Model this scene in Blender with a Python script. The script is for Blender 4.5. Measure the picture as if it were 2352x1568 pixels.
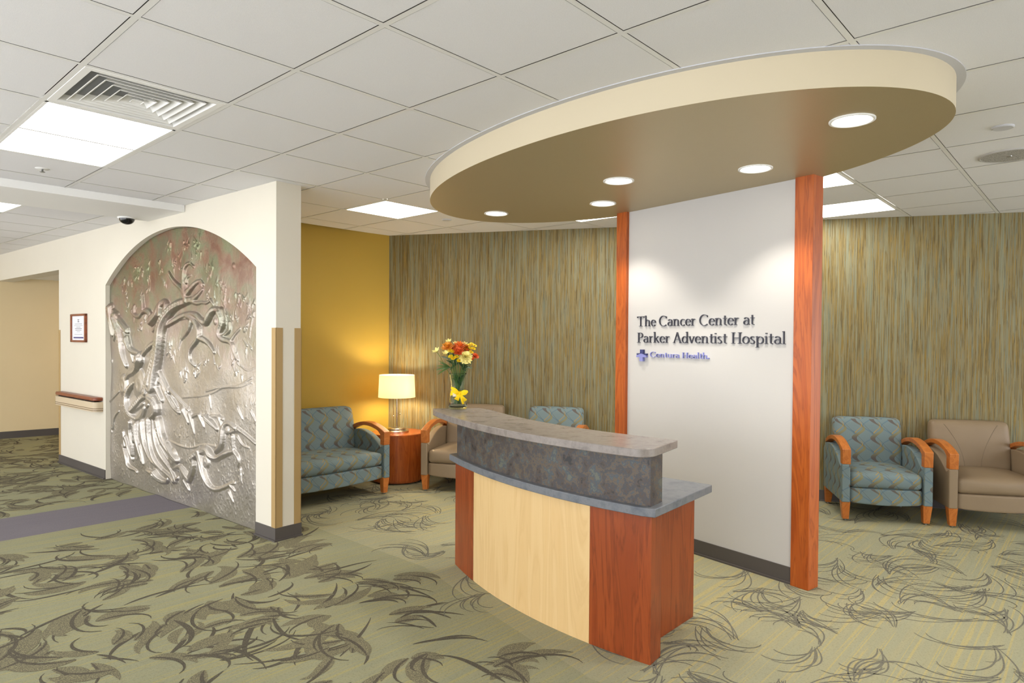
import bpy, bmesh, math, random
import numpy as np
from mathutils import Vector, Matrix
for o in list(bpy.data.objects): bpy.data.objects.remove(o, do_unlink=True)
scene = bpy.context.scene
COL = scene.collection
# ------------------------------------------------------------------ camera
F_PX, PITCH, YAW, ROLL = 1516.17, 0.0142, -0.8407, -0.0072
CAM = (-0.8373, -2.5597, 1.4701)
cam_d = bpy.data.cameras.new('camera'); cam = bpy.data.objects.new('camera', cam_d); COL.objects.link(cam)
cam_d.sensor_width = 36; cam_d.lens = F_PX * 36 / 2352
cam_d.shift_x = -13.6 / 2352; cam_d.shift_y = 16.3 / 2352
cam_d.clip_start = 0.05
_r = Vector((math.cos(YAW), math.sin(YAW), 0)); _fh = Vector((-math.sin(YAW), math.cos(YAW), 0))
_f = _fh * math.cos(PITCH) + Vector((0, 0, -math.sin(PITCH))); _u = _fh * math.sin(PITCH) + Vector((0, 0, math.cos(PITCH)))
_s, _c = math.sin(ROLL), math.cos(ROLL)
_x = _r * _c - _u * _s; _y = _r * _s + _u * _c
cam.matrix_world = Matrix(((_x.x, _y.x, -_f.x, CAM[0]), (_x.y, _y.y, -_f.y, CAM[1]), (_x.z, _y.z, -_f.z, CAM[2]), (0, 0, 0, 1)))
scene.camera = cam
# ------------------------------------------------------------------ world, exposure
scene.view_settings.view_transform = 'Standard'; scene.view_settings.look = 'None'
scene.view_settings.exposure = 0.27; scene.view_settings.gamma = 1.0
scene.view_settings.use_curve_mapping = False
w = bpy.data.worlds.new('daylight'); scene.world = w; w.use_nodes = True
w.node_tree.nodes['Background'].inputs[0].default_value = (0.93, 0.95, 1.0, 1)
w.node_tree.nodes['Background'].inputs[1].default_value = 4.3
sd_ = bpy.data.lights.new('sun', 'SUN'); sd_.energy = 4.5; sd_.angle = math.radians(2); sd_.color = (1, .96, .9)
sun = bpy.data.objects.new('sun', sd_); COL.objects.link(sun); sun.location = (-9, 2, 8); sun.rotation_euler = Vector((1, -.15, -1.15)).to_track_quat('-Z', 'Y').to_euler()
TROFFER_POWER = 7.0      # emission of the fluorescent ceiling panels
CAN_WATT = 46.0          # each recessed downlight
LAMP_WATT = 12.0
def spot(name, loc, watt, size, blend, color, parent=None, radius=.06, aim=None):
    d = bpy.data.lights.new(name, 'SPOT'); d.energy = watt; d.spot_size = size; d.spot_blend = blend; d.color = color; d.shadow_soft_size = radius
    o = bpy.data.objects.new(name, d); COL.objects.link(o); o.location = loc
    if aim is not None:
        o.rotation_euler = (Vector(aim) - Vector(loc)).to_track_quat('-Z', 'Y').to_euler()
    return o

# ------------------------------------------------------------------ node helpers
def lin(c):
    if isinstance(c, str):
        c = tuple(int(c[i:i+2], 16) / 255 for i in (1, 3, 5))
    return tuple((v / 12.92 if v <= .04045 else ((v + .055) / 1.055) ** 2.4) for v in c) + (1,)
class N:
    def __init__(self, name):
        self.m = bpy.data.materials.new(name); self.m.use_nodes = True
        self.t = self.m.node_tree; self.b = self.t.nodes['Principled BSDF']
    def n(self, typ, **kw):
        x = self.t.nodes.new(typ)
        for k, v in kw.items():
            if k.startswith('i_'): x.inputs[int(k[2:])].default_value = v
            else: setattr(x, k, v)
        return x
    def l(self, a, b): self.t.links.new(a, b)
    def coord(self, scale=(1, 1, 1), kind='Object', rot=(0, 0, 0)):
        c = self.n('ShaderNodeTexCoord'); m = self.n('ShaderNodeMapping')
        m.inputs['Scale'].default_value = scale; m.inputs['Rotation'].default_value = rot
        self.l(c.outputs[kind], m.inputs[0]); return m.outputs[0]
    def noise(self, vec, scale=1, detail=3, rough=.5, dist=0):
        x = self.n('ShaderNodeTexNoise'); x.inputs['Scale'].default_value = scale; x.inputs['Detail'].default_value = detail
        x.inputs['Roughness'].default_value = rough; x.inputs['Distortion'].default_value = dist
        self.l(vec, x.inputs['Vector']); return x.outputs[0]
    def ramp(self, fac, stops):
        r = self.n('ShaderNodeValToRGB'); e = r.color_ramp.elements
        while len(e) < len(stops): e.new(.5)
        for q, (p, c) in zip(e, stops): q.position = p; q.color = lin(c)
        self.l(fac, r.inputs[0]); return r.outputs[0]
    def mix(self, fac, a, b, blend='MIX'):
        x = self.n('ShaderNodeMix', data_type='RGBA', blend_type=blend)
        if isinstance(fac, (int, float)): x.inputs[0].default_value = fac
        else: self.l(fac, x.inputs[0])
        for q, i in ((a, 6), (b, 7)):
            if isinstance(q, (str, tuple)): x.inputs[i].default_value = lin(q)
            else: self.l(q, x.inputs[i])
        return x.outputs[2]
    def math(self, op, a, b=None, c=None):
        x = self.n('ShaderNodeMath', operation=op)
        for i, q in enumerate((a, b, c)):
            if q is None: continue
            if isinstance(q, (int, float)): x.inputs[i].default_value = q
            else: self.l(q, x.inputs[i])
        return x.outputs[0]
    def bump(self, h, strength=.3, dist=.01):
        b = self.n('ShaderNodeBump'); b.inputs['Strength'].default_value = strength; b.inputs['Distance'].default_value = dist
        self.l(h, b.inputs['Height']); self.l(b.outputs[0], self.b.inputs['Normal'])
    def out(self, col=None, rough=.5, metal=0, spec=None, **kw):
        if col is not None:
            if isinstance(col, (str, tuple)): self.b.inputs['Base Color'].default_value = lin(col)
            else: self.l(col, self.b.inputs['Base Color'])
        if isinstance(rough, (int, float)): self.b.inputs['Roughness'].default_value = rough
        else: self.l(rough, self.b.inputs['Roughness'])
        self.b.inputs['Metallic'].default_value = metal
        if spec is not None: self.b.inputs['Specular IOR Level'].default_value = spec
        for k, v in kw.items(): self.b.inputs[k.replace('_', ' ')].default_value = v
        return self.m
def paint(name, col, rough=.6, var=.04, spec=.3, metal=0, bump=0.0):
    k = N(name); v = k.coord()
    f = k.noise(v, 2.2, 4)
    c1 = tuple(max(0, q - var) for q in hexf(col)); c2 = tuple(min(1, q + var) for q in hexf(col))
    c = k.mix(f, c1, c2)
    if bump: k.bump(k.noise(v, 260, 2), bump, .002)
    return k.out(c, rough, metal, spec)
def hexf(c): return tuple(int(c[i:i+2], 16) / 255 for i in (1, 3, 5)) if isinstance(c, str) else c
def emit(name, col, strength):
    k = N(name); k.b.inputs['Emission Color'].default_value = lin(col); k.b.inputs['Emission Strength'].default_value = strength
    return k.out(col, .5)
def wood(name, c1, c2, c3, rough=.32, scale=(9, 9, .9), spec=.45):
    k = N(name); v = k.coord(scale)
    n1 = k.noise(v, 1.0, 4, .55, 1.6)
    w1 = k.math('FRACT', k.math('MULTIPLY', n1, 7.0))
    w1 = k.math('ABSOLUTE', k.math('SUBTRACT', w1, .5))
    base = k.ramp(n1, [(.3, c1), (.5, c2), (.7, c1)])
    v2 = k.coord(tuple(q * 22 for q in scale)); fib = k.noise(v2, 1.0, 3)
    c = k.mix(k.math('MULTIPLY', k.math('POWER', k.math('MULTIPLY', w1, 2.0), 3.0), .55), base, c3)
    c = k.mix(k.math('MULTIPLY', fib, .25), c, c3)
    return k.out(c, rough, 0, spec)
M = {}
M['ceil_tile'] = (lambda k: (k.bump(k.noise(k.coord(), 420, 3), .25, .002), k.out(k.mix(k.noise(k.coord(), 300, 2), '#dadadc', '#ececee'), .9, 0, .1))[1])(N('acoustic_tile'))
M['tee'] = paint('white_metal_tee', '#e2e2e0', .5, .01)
M['white'] = paint('white_paint', '#ececea', .55, .01)
M['cream'] = paint('cream_wall_paint', '#d9d3c4', .62, .012, bump=.08)
M['tan_wall'] = paint('tan_corridor_paint', '#e0cda4', .65, .012, bump=.08)
M['yellow_wall'] = paint('ochre_wall_paint', '#ab8d36', .6, .012, bump=.08)
M['grey_wall'] = paint('pale_grey_wall_paint', '#c2c0bd', .55, .008, bump=.06)
M['baseboard'] = paint('dark_rubber_base', '#55504d', .5, .02)
M['guard'] = paint('tan_corner_guard', '#ab8f60', .5, .01)
M['soffit_side'] = paint('cream_soffit_paint', '#cfc3a8', .40, .01)
M['soffit_bottom'] = (lambda k: k.out(k.mix(k.noise(k.coord((3, 3, 3)), 60, 3), '#b2a27e', '#baab88'), .42, .45, .5))(N('bronze_metallic_paint'))
M['trim_grey'] = paint('pale_trim_metal', '#c6c7cc', .45, .01)
M['plenum'] = paint('grey_reveal', '#8b8b89', .8, .0)
M['dark'] = paint('dark_void', '#111111', .8, .0)
M['cherry'] = wood('cherry_veneer', '#843a17', '#95471e', '#5e270e')
M['cherry_orange'] = wood('orange_cherry_veneer', '#aa5018', '#bc6124', '#7c3610', .40)
M['maple'] = wood('maple_veneer', '#d2b07a', '#d8b985', '#c8a570', .38, (5, 5, .5))
M['arm_wood'] = wood('honey_cherry_wood', '#b4662a', '#c17435', '#96501f', .3, (6, 3, 6))
M['table_wood'] = wood('drum_cherry_veneer', '#9c4a18', '#aa5720', '#7d3812', .25)
M['handrail_wood'] = wood('handrail_wood', '#7c3c22', '#8d4a2c', '#5c2a18', .35, (6, 1, 9))
M['metal_nickel'] = paint('brushed_nickel', '#c9c0ae', .25, .01, metal=1.0)
M['steel'] = paint('steel', '#9a9a98', .35, .01, metal=1.0)
M['black_gloss'] = paint('black_dome_plastic', '#0c0e12', .08, .0, .6)
def wallpaper():
    k = N('striped_grasscloth_wallpaper')
    a = k.noise(k.coord((75, 75, 1.9)), 1, 3, .6)
    b = k.noise(k.coord((150, 150, 3.2)), 1, 3, .6)
    c = k.noise(k.coord((40, 40, 1.1)), 1, 2, .5)
    d = k.noise(k.coord((210, 210, 4.5)), 1, 2, .5)
    col = k.ramp(a, [(.3, '#5f5537'), (.42, '#7a6a42'), (.5, '#827654'), (.58, '#7c7a63'), (.7, '#6c7361')])
    gold = k.math('GREATER_THAN', b, .56)
    col = k.mix(k.math('MULTIPLY', gold, .6), col, '#937630')
    dk = k.math('LESS_THAN', d, .41)
    col = k.mix(k.math('MULTIPLY', dk, .65), col, '#4e4126')
    lt = k.math('GREATER_THAN', c, .58)
    col = k.mix(k.math('MULTIPLY', lt, .4), col, '#8d9077')
    k.bump(b, .25, .002)
    return k.out(col, .6, 0, .25)
M['wallpaper'] = wallpaper()
def stone(name, cols, rough=.4, sc=7.0, spec=.45):
    k = N(name); v = k.coord()
    a = k.noise(v, sc, 7, .68, 0); b = k.noise(v, sc * 14, 4, .6)
    col = k.ramp(a, [(.37 + .26 * i / (len(cols) - 1), c) for i, c in enumerate(cols)])
    col = k.mix(k.math('MULTIPLY', b, .22), col, cols[0])
    return k.out(col, rough, 0, spec)
M['slate'] = stone('mottled_slate_laminate', ['#29292c', '#52443a', '#3c4047', '#65543f', '#3d4a55', '#626358'], .42, 13)
M['slab_top'] = stone('grey_stone_laminate', ['#756d68', '#857c76', '#8d857f', '#7f7771'], .27, 9, .5)
M['ledge'] = stone('blue_grey_stone_laminate', ['#575c64', '#686c72', '#74767a', '#62676c'], .35, 9)
M['shade'] = (lambda k: k.out('#f6e3ae', .8))(N('linen_lamp_shade'))
def shade_mat():
    k = N('linen_shade'); tr = k.n('ShaderNodeBsdfTranslucent'); tr.inputs[0].default_value = lin('#f8ead0')
    k.out('#f3e8cc', .85); mx = k.n('ShaderNodeMixShader'); mx.inputs[0].default_value = .6
    o = k.t.nodes['Material Output']; k.l(k.b.outputs[0], mx.inputs[1]); k.l(tr.outputs[0], mx.inputs[2]); k.l(mx.outputs[0], o.inputs[0])
    return k.m
M['shade'] = shade_mat()
M['troffer'] = emit('troffer_lens', '#fffdf8', TROFFER_POWER)
M['can_lens'] = emit('downlight_lens', '#fff6e4', 9.0)
M['bulb'] = emit('lamp_bulb', '#ffe2a0', 14.0)
def glass():
    k = N('vase_glass'); k.b.inputs['Transmission Weight'].default_value = 1.0; k.b.inputs['IOR'].default_value = 1.18
    return k.out('#e6f4ee', .02)
M['glass'] = glass()
def taupe():
    k = N('taupe_vinyl'); v = k.coord()
    k.bump(k.noise(v, 14, 3), .15, .01)
    return k.out(k.mix(k.noise(v, 5, 3), '#826f57', '#8c7960'), .48, 0, .35)
M['taupe'] = taupe()
M['seam'] = paint('dark_seam_thread', '#6e5f4d', .7, .01)
def patterned(name, base1, base2):
    """ribbon damask: brown and olive S ribbons, slate counter ribbons, thin gold and dark lines (UV in metres)"""
    k = N(name); uv = k.n('ShaderNodeUVMap'); uv.uv_map = 'UVMap'
    sp = k.n('ShaderNodeSeparateXYZ'); k.l(uv.outputs[0], sp.inputs[0]); u, v = sp.outputs[0], sp.outputs[1]
    PU, PV = .150, .165; TW = 2 * math.pi
    ph = k.math('MULTIPLY', v, TW / PV)
    def wrapdist(expr, off=0.0):
        q = k.math('ADD', expr, off + 40 * PU)
        q = k.math('DIVIDE', q, PU); q = k.math('FRACT', q); q = k.math('SUBTRACT', q, .5)
        return k.math('MULTIPLY', k.math('ABSOLUTE', q), PU)
    def ribbon(amp, pphase, wmin, wmax, wphase, off, slope=0.0, pv=1.0):
        s = k.math('SINE', k.math('ADD', k.math('MULTIPLY', ph, pv), pphase))
        e = k.math('SUBTRACT', u, k.math('MULTIPLY', s, amp))
        if slope: e = k.math('ADD', e, k.math('MULTIPLY', v, slope))
        d = wrapdist(e, off)
        wv = k.math('MULTIPLY_ADD', k.math('COSINE', k.math('ADD', k.math('MULTIPLY', ph, pv), wphase)), (wmax - wmin) / 2, (wmax + wmin) / 2)
        return k.math('LESS_THAN', d, wv)
    tone = k.math('MULTIPLY_ADD', k.math('SINE', k.math('ADD', ph, .6)), .5, .5)
    weave = k.noise(k.coord((1, 1, 1)), 700, 2)
    col = k.mix(k.noise(k.coord(), 3, 2), base1, base2)
    col = k.mix(k.math('MULTIPLY', ribbon(.046, 2.2, .005, .016, .6, .07, 0.0, 1.0), .75), col, '#5d7380')
    col = k.mix(k.math('MULTIPLY', ribbon(-.002, 0, .0012, .0016, 0, .02, .62 * PU / .1), .8), col, '#4a4846')
    rc = k.mix(tone, '#5f5650', '#86805c')
    col = k.mix(k.math('MULTIPLY', ribbon(.040, 0.0, .009, .022, .9, 0.0), .95), col, rc)
    gold = k.math('MULTIPLY', ribbon(.030, -1.2, .0020, .0040, 0, .005), k.math('GREATER_THAN', k.math('SINE', k.math('ADD', ph, -.3)), -.25))
    col = k.mix(gold, col, '#ad8a3a')
    col = k.mix(k.math('MULTIPLY', weave, .16), col, '#3c4444')
    return k.out(col, .75, 0, .2)
M['pattern'] = patterned('ribbon_pattern_fabric', '#6f7e7f', '#788787')
def relief_mat():
    k = N('patinated_pewter_relief'); v = k.coord()
    z = k.n('ShaderNodeSeparateXYZ'); k.l(v, z.inputs[0]); zz = z.outputs[2]
    a = k.noise(v, 2.4, 4, .6); b = k.noise(v, 5.5, 5, .6, .5)
    sil = k.mix(a, '#a09990', '#c8c2ba')
    cop = k.ramp(b, [(.38, '#74775a'), (.48, '#7f735b'), (.56, '#866a56'), (.66, '#7a5543')])
    up = k.math('MULTIPLY_ADD', zz, .95, -1.05); up = k.math('ADD', up, k.math('MULTIPLY_ADD', a, .8, -.4))
    cl = k.n('ShaderNodeClamp'); k.l(up, cl.inputs[0])
    col = k.mix(cl.outputs[0], sil, cop)
    h = k.noise(v, 22, 6, .65, .4)
    k.bump(h, .55, .008)
    return k.out(col, k.math('MULTIPLY_ADD', b, .34, .18), .80, .5)
M['relief'] = relief_mat()
def carpet(name, c1, c2, c3, stripe=None):
    k = N(name)
    a = k.noise(k.coord((.5, 55, 1)), 1, 2, .6); g = k.noise(k.coord((1, 1, 1)), 240, 3, .7)
    b = k.noise(k.coord((1.2, 26, 1)), 1, 2, .5); big = k.noise(k.coord((1, 1, 1)), .8, 2)
    col = k.mix(b, c1, c2)
    if stripe: col = k.mix(k.math('MULTIPLY', k.math('GREATER_THAN', a, .57), .55), col, stripe)
    g2 = k.noise(k.coord((1, 1, 1)), 95, 3, .8)
    col = k.mix(k.math('MULTIPLY', g, .5), col, c3); col = k.mix(k.math('MULTIPLY', k.math('GREATER_THAN', g2, .56), .35), col, c3)
    k.bump(g, .5, .004)
    return k.out(col, .95, 0, .05)
M['carpet_leaf'] = carpet('leaf_carpet_ground', '#a29d7b', '#8d917b', '#747159', '#afa368')
M['carpet_scribble'] = carpet('scroll_carpet_ground', '#aba37f', '#979b87', '#7e795f', '#bfac6c')  # same yarn as the leaf ground, brighter light there put into the colour
M['carpet_border'] = carpet('plum_grey_carpet_border', '#837d80', '#79747a', '#625e64')
def stipple(name, col, base, thr):
    k = N(name); g = k.noise(k.coord(), 210, 3, .75)
    f = k.math('GREATER_THAN', g, thr)
    k.bump(g, .5, .004)
    return k.out(k.mix(k.math('MULTIPLY', f, .85), col, base), .95, 0, .05)
M['leaf_dark'] = stipple('dark_carpet_yarn', '#544f46', '#6e6955', .55)
M['leaf_mid'] = stipple('grey_carpet_yarn', '#686353', '#96906f', .53)
M['scroll_yarn'] = stipple('grey_scroll_yarn', '#6d6a60', '#85826c', .56)

# ------------------------------------------------------------------ mesh helpers
class MB:
    def __init__(s): s.v = []; s.f = []; s.mi = []
    def add(s, vs, fs, mi=0):
        o = len(s.v); s.v += [tuple(q) for q in vs]; s.f += [tuple(i + o for i in f) for f in fs]; s.mi += [mi] * len(fs)
    def box(s, a, b, mi=0, mat=None):
        x0, y0, z0 = a; x1, y1, z1 = b
        vs = [(x0, y0, z0), (x1, y0, z0), (x1, y1, z0), (x0, y1, z0), (x0, y0, z1), (x1, y0, z1), (x1, y1, z1), (x0, y1, z1)]
        if mat: vs = [mat(*q) for q in vs]
        s.add(vs, [(0, 3, 2, 1), (4, 5, 6, 7), (0, 1, 5, 4), (1, 2, 6, 5), (2, 3, 7, 6), (3, 0, 4, 7)], mi)
    def prism(s, poly, z0, z1, mi=0, mat=None, cap=True):
        n = len(poly); vs = [(x, y, z0) for x, y in poly] + [(x, y, z1) for x, y in poly]
        if mat: vs = [mat(*q) for q in vs]
        fs = [(i, (i + 1) % n, n + (i + 1) % n, n + i) for i in range(n)]
        if cap: fs += [tuple(range(n))[::-1], tuple(range(n, 2 * n))]
        s.add(vs, fs, mi)
    def lathe(s, prof, seg=32, mi=0, c=(0, 0), cap=False):
        vs = []; fs = []; n = len(prof)
        for k in range(seg):
            a = 2 * math.pi * k / seg
            for r, z in prof: vs.append((c[0] + r * math.cos(a), c[1] + r * math.sin(a), z))
        for k in range(seg):
            for i in range(n - 1):
                a, b = k * n + i, ((k + 1) % seg) * n + i
                fs.append((a, b, b + 1, a + 1))
        if cap:
            fs.append(tuple(k * n for k in range(seg))[::-1]); fs.append(tuple(k * n + n - 1 for k in range(seg)))
        s.add(vs, fs, mi)
    def tube(s, pts, rad, seg=10, mi=0, sq=None):
        pts = [Vector(p) for p in pts]; n = len(pts); vs = []; fs = []
        if isinstance(rad, (int, float)): rad = [rad] * n
        up = Vector((0, 0, 1))
        t0 = (pts[1] - pts[0]).normalized()
        if abs(t0.z) > .9: up = Vector((1, 0, 0))
        for i, p in enumerate(pts):
            t = (pts[min(i + 1, n - 1)] - pts[max(i - 1, 0)]).normalized()
            a = t.cross(up).normalized(); b = a.cross(t)
            for k in range(seg):
                q = 2 * math.pi * k / seg
                vs.append(p + (a * math.cos(q) + b * math.sin(q)) * rad[i])
        for i in range(n - 1):
            for k in range(seg):
                k2 = (k + 1) % seg; fs.append((i * seg + k, i * seg + k2, (i + 1) * seg + k2, (i + 1) * seg + k))
        fs += [tuple(range(seg))[::-1], tuple(range((n - 1) * seg, n * seg))]
        s.add(vs, fs, mi)
    def ribbon(s, pts, wid, z, mi=0):
        n = len(pts); vs = []; fs = []
        for i in range(n):
            ax, ay = pts[max(i - 1, 0)]; bx, by = pts[min(i + 1, n - 1)]; dx, dy = bx - ax, by - ay; L = math.hypot(dx, dy) or 1
            w_ = wid[i] / 2; nx, ny = -dy / L * w_, dx / L * w_; x, y = pts[i]
            vs += [(x - nx, y - ny, z), (x + nx, y + ny, z)]
        for i in range(n - 1): fs.append((2 * i, 2 * i + 2, 2 * i + 3, 2 * i + 1))
        s.add(vs, fs, mi)
    def rbox(s, c, size, r, n=10, mi=0, bulge=(0, 0, 0), fn=None):
        """soft box: rounded edges, optional swelling of each face pair, fn deforms every point"""
        hx, hy, hz = (q / 2 for q in size); key = {}; fs = []; vs = []
        def vid(i, j, k):
            if (i, j, k) in key: return key[(i, j, k)]
            def warp(t): return math.sin(t * math.pi / 2) * .35 + t * .65
            p = Vector((warp(2 * i / n - 1) * hx, warp(2 * j / n - 1) * hy, warp(2 * k / n - 1) * hz))
            q = Vector((max(-hx + r, min(hx - r, p.x)), max(-hy + r, min(hy - r, p.y)), max(-hz + r, min(hz - r, p.z))))
            d = p - q
            if d.length > 1e-9: p = q + d.normalized() * r
            ux, uy, uz = p.x / hx, p.y / hy, p.z / hz
            p.x += bulge[0] * ux * (1 - uy * uy) * (1 - uz * uz); p.y += bulge[1] * uy * (1 - ux * ux) * (1 - uz * uz); p.z += bulge[2] * uz * (1 - ux * ux) * (1 - uy * uy)
            p += Vector(c)
            if fn: p = Vector(fn(*p))
            key[(i, j, k)] = len(vs); vs.append(tuple(p)); return key[(i, j, k)]
        for a in range(n):
            for b in range(n):
                fs.append((vid(a, b, 0), vid(a, b + 1, 0), vid(a + 1, b + 1, 0), vid(a + 1, b, 0)))
                fs.append((vid(a, b, n), vid(a + 1, b, n), vid(a + 1, b + 1, n), vid(a, b + 1, n)))
                fs.append((vid(a, 0, b), vid(a + 1, 0, b), vid(a + 1, 0, b + 1), vid(a, 0, b + 1)))
                fs.append((vid(a, n, b), vid(a, n, b + 1), vid(a + 1, n, b + 1), vid(a + 1, n, b)))
                fs.append((vid(0, a, b), vid(0, a, b + 1), vid(0, a + 1, b + 1), vid(0, a + 1, b)))
                fs.append((vid(n, a, b), vid(n, a + 1, b), vid(n, a + 1, b + 1), vid(n, a, b + 1)))
        s.add(vs, fs, mi)
    def build(s, name, mats, parent=None, smooth=False, recalc=True, uv=False, bevel=0, auto=None):
        me = bpy.data.meshes.new(name); me.from_pydata(s.v, [], s.f)
        for m in (mats if isinstance(mats, (list, tuple)) else [mats]): me.materials.append(m)
        me.polygons.foreach_set('material_index', s.mi)
        if recalc:
            bm = bmesh.new(); bm.from_mesh(me); bmesh.ops.recalc_face_normals(bm, faces=bm.faces); bm.to_mesh(me); bm.free()
        if smooth: me.polygons.foreach_set('use_smooth', [True] * len(me.polygons))
        if uv:
            lay = me.uv_layers.new(name='UVMap')
            for p in me.polygons:
                nx, ny, nz = (abs(q) for q in p.normal)
                for li in p.loop_indices:
                    x, y, z = me.vertices[me.loops[li].vertex_index].co
                    if nx > .75 and nx > nz: t = (y, z)
                    elif nz > .75: t = (x, y + .68)
                    else: t = (x, z)
                    lay.data[li].uv = t
        me.update()
        o = bpy.data.objects.new(name, me); COL.objects.link(o)
        if parent: o.parent = parent
        if bevel:
            b = o.modifiers.new('bevel', 'BEVEL'); b.width = bevel; b.segments = 3; b.limit_method = 'ANGLE'; b.angle_limit = math.radians(40)
            b.harden_normals = False
        if auto:
            try:
                me.shade_auto_smooth if False else None
            except Exception: pass
            bm = bmesh.new(); bm.from_mesh(me)
            for e in bm.edges:
                if len(e.link_faces) == 2: e.smooth = e.calc_face_angle(0) < auto
            for f in bm.faces: f.smooth = True
            bm.to_mesh(me); bm.free()
        return o
def tag(o, label=None, cat=None, group=None, kind=None):
    for k_, v_ in (('label', label), ('category', cat), ('group', group), ('kind', kind)):
        if v_: o[k_] = v_
    return o
def empty(name, loc=(0, 0, 0), rz=0, label=None, cat=None, group=None):
    o = bpy.data.objects.new(name, None); COL.objects.link(o); o.location = loc; o.rotation_euler = (0, 0, rz); o.empty_display_size = .1
    return tag(o, label, cat, group)
def copy_tree(o, parent=None):
    c = o.copy(); COL.objects.link(c); c.parent = parent
    if parent is not None: c.matrix_parent_inverse = o.matrix_parent_inverse.copy()
    for ch in list(o.children): copy_tree(ch, c)
    return c
def struct(o): o['kind'] = 'structure'; return o
def place(o, parent):
    """parts were built in world coordinates: hang them on an Empty standing at the thing's base"""
    o.parent = parent; o.matrix_parent_inverse = Matrix.Translation(parent.location).inverted(); return o
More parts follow.
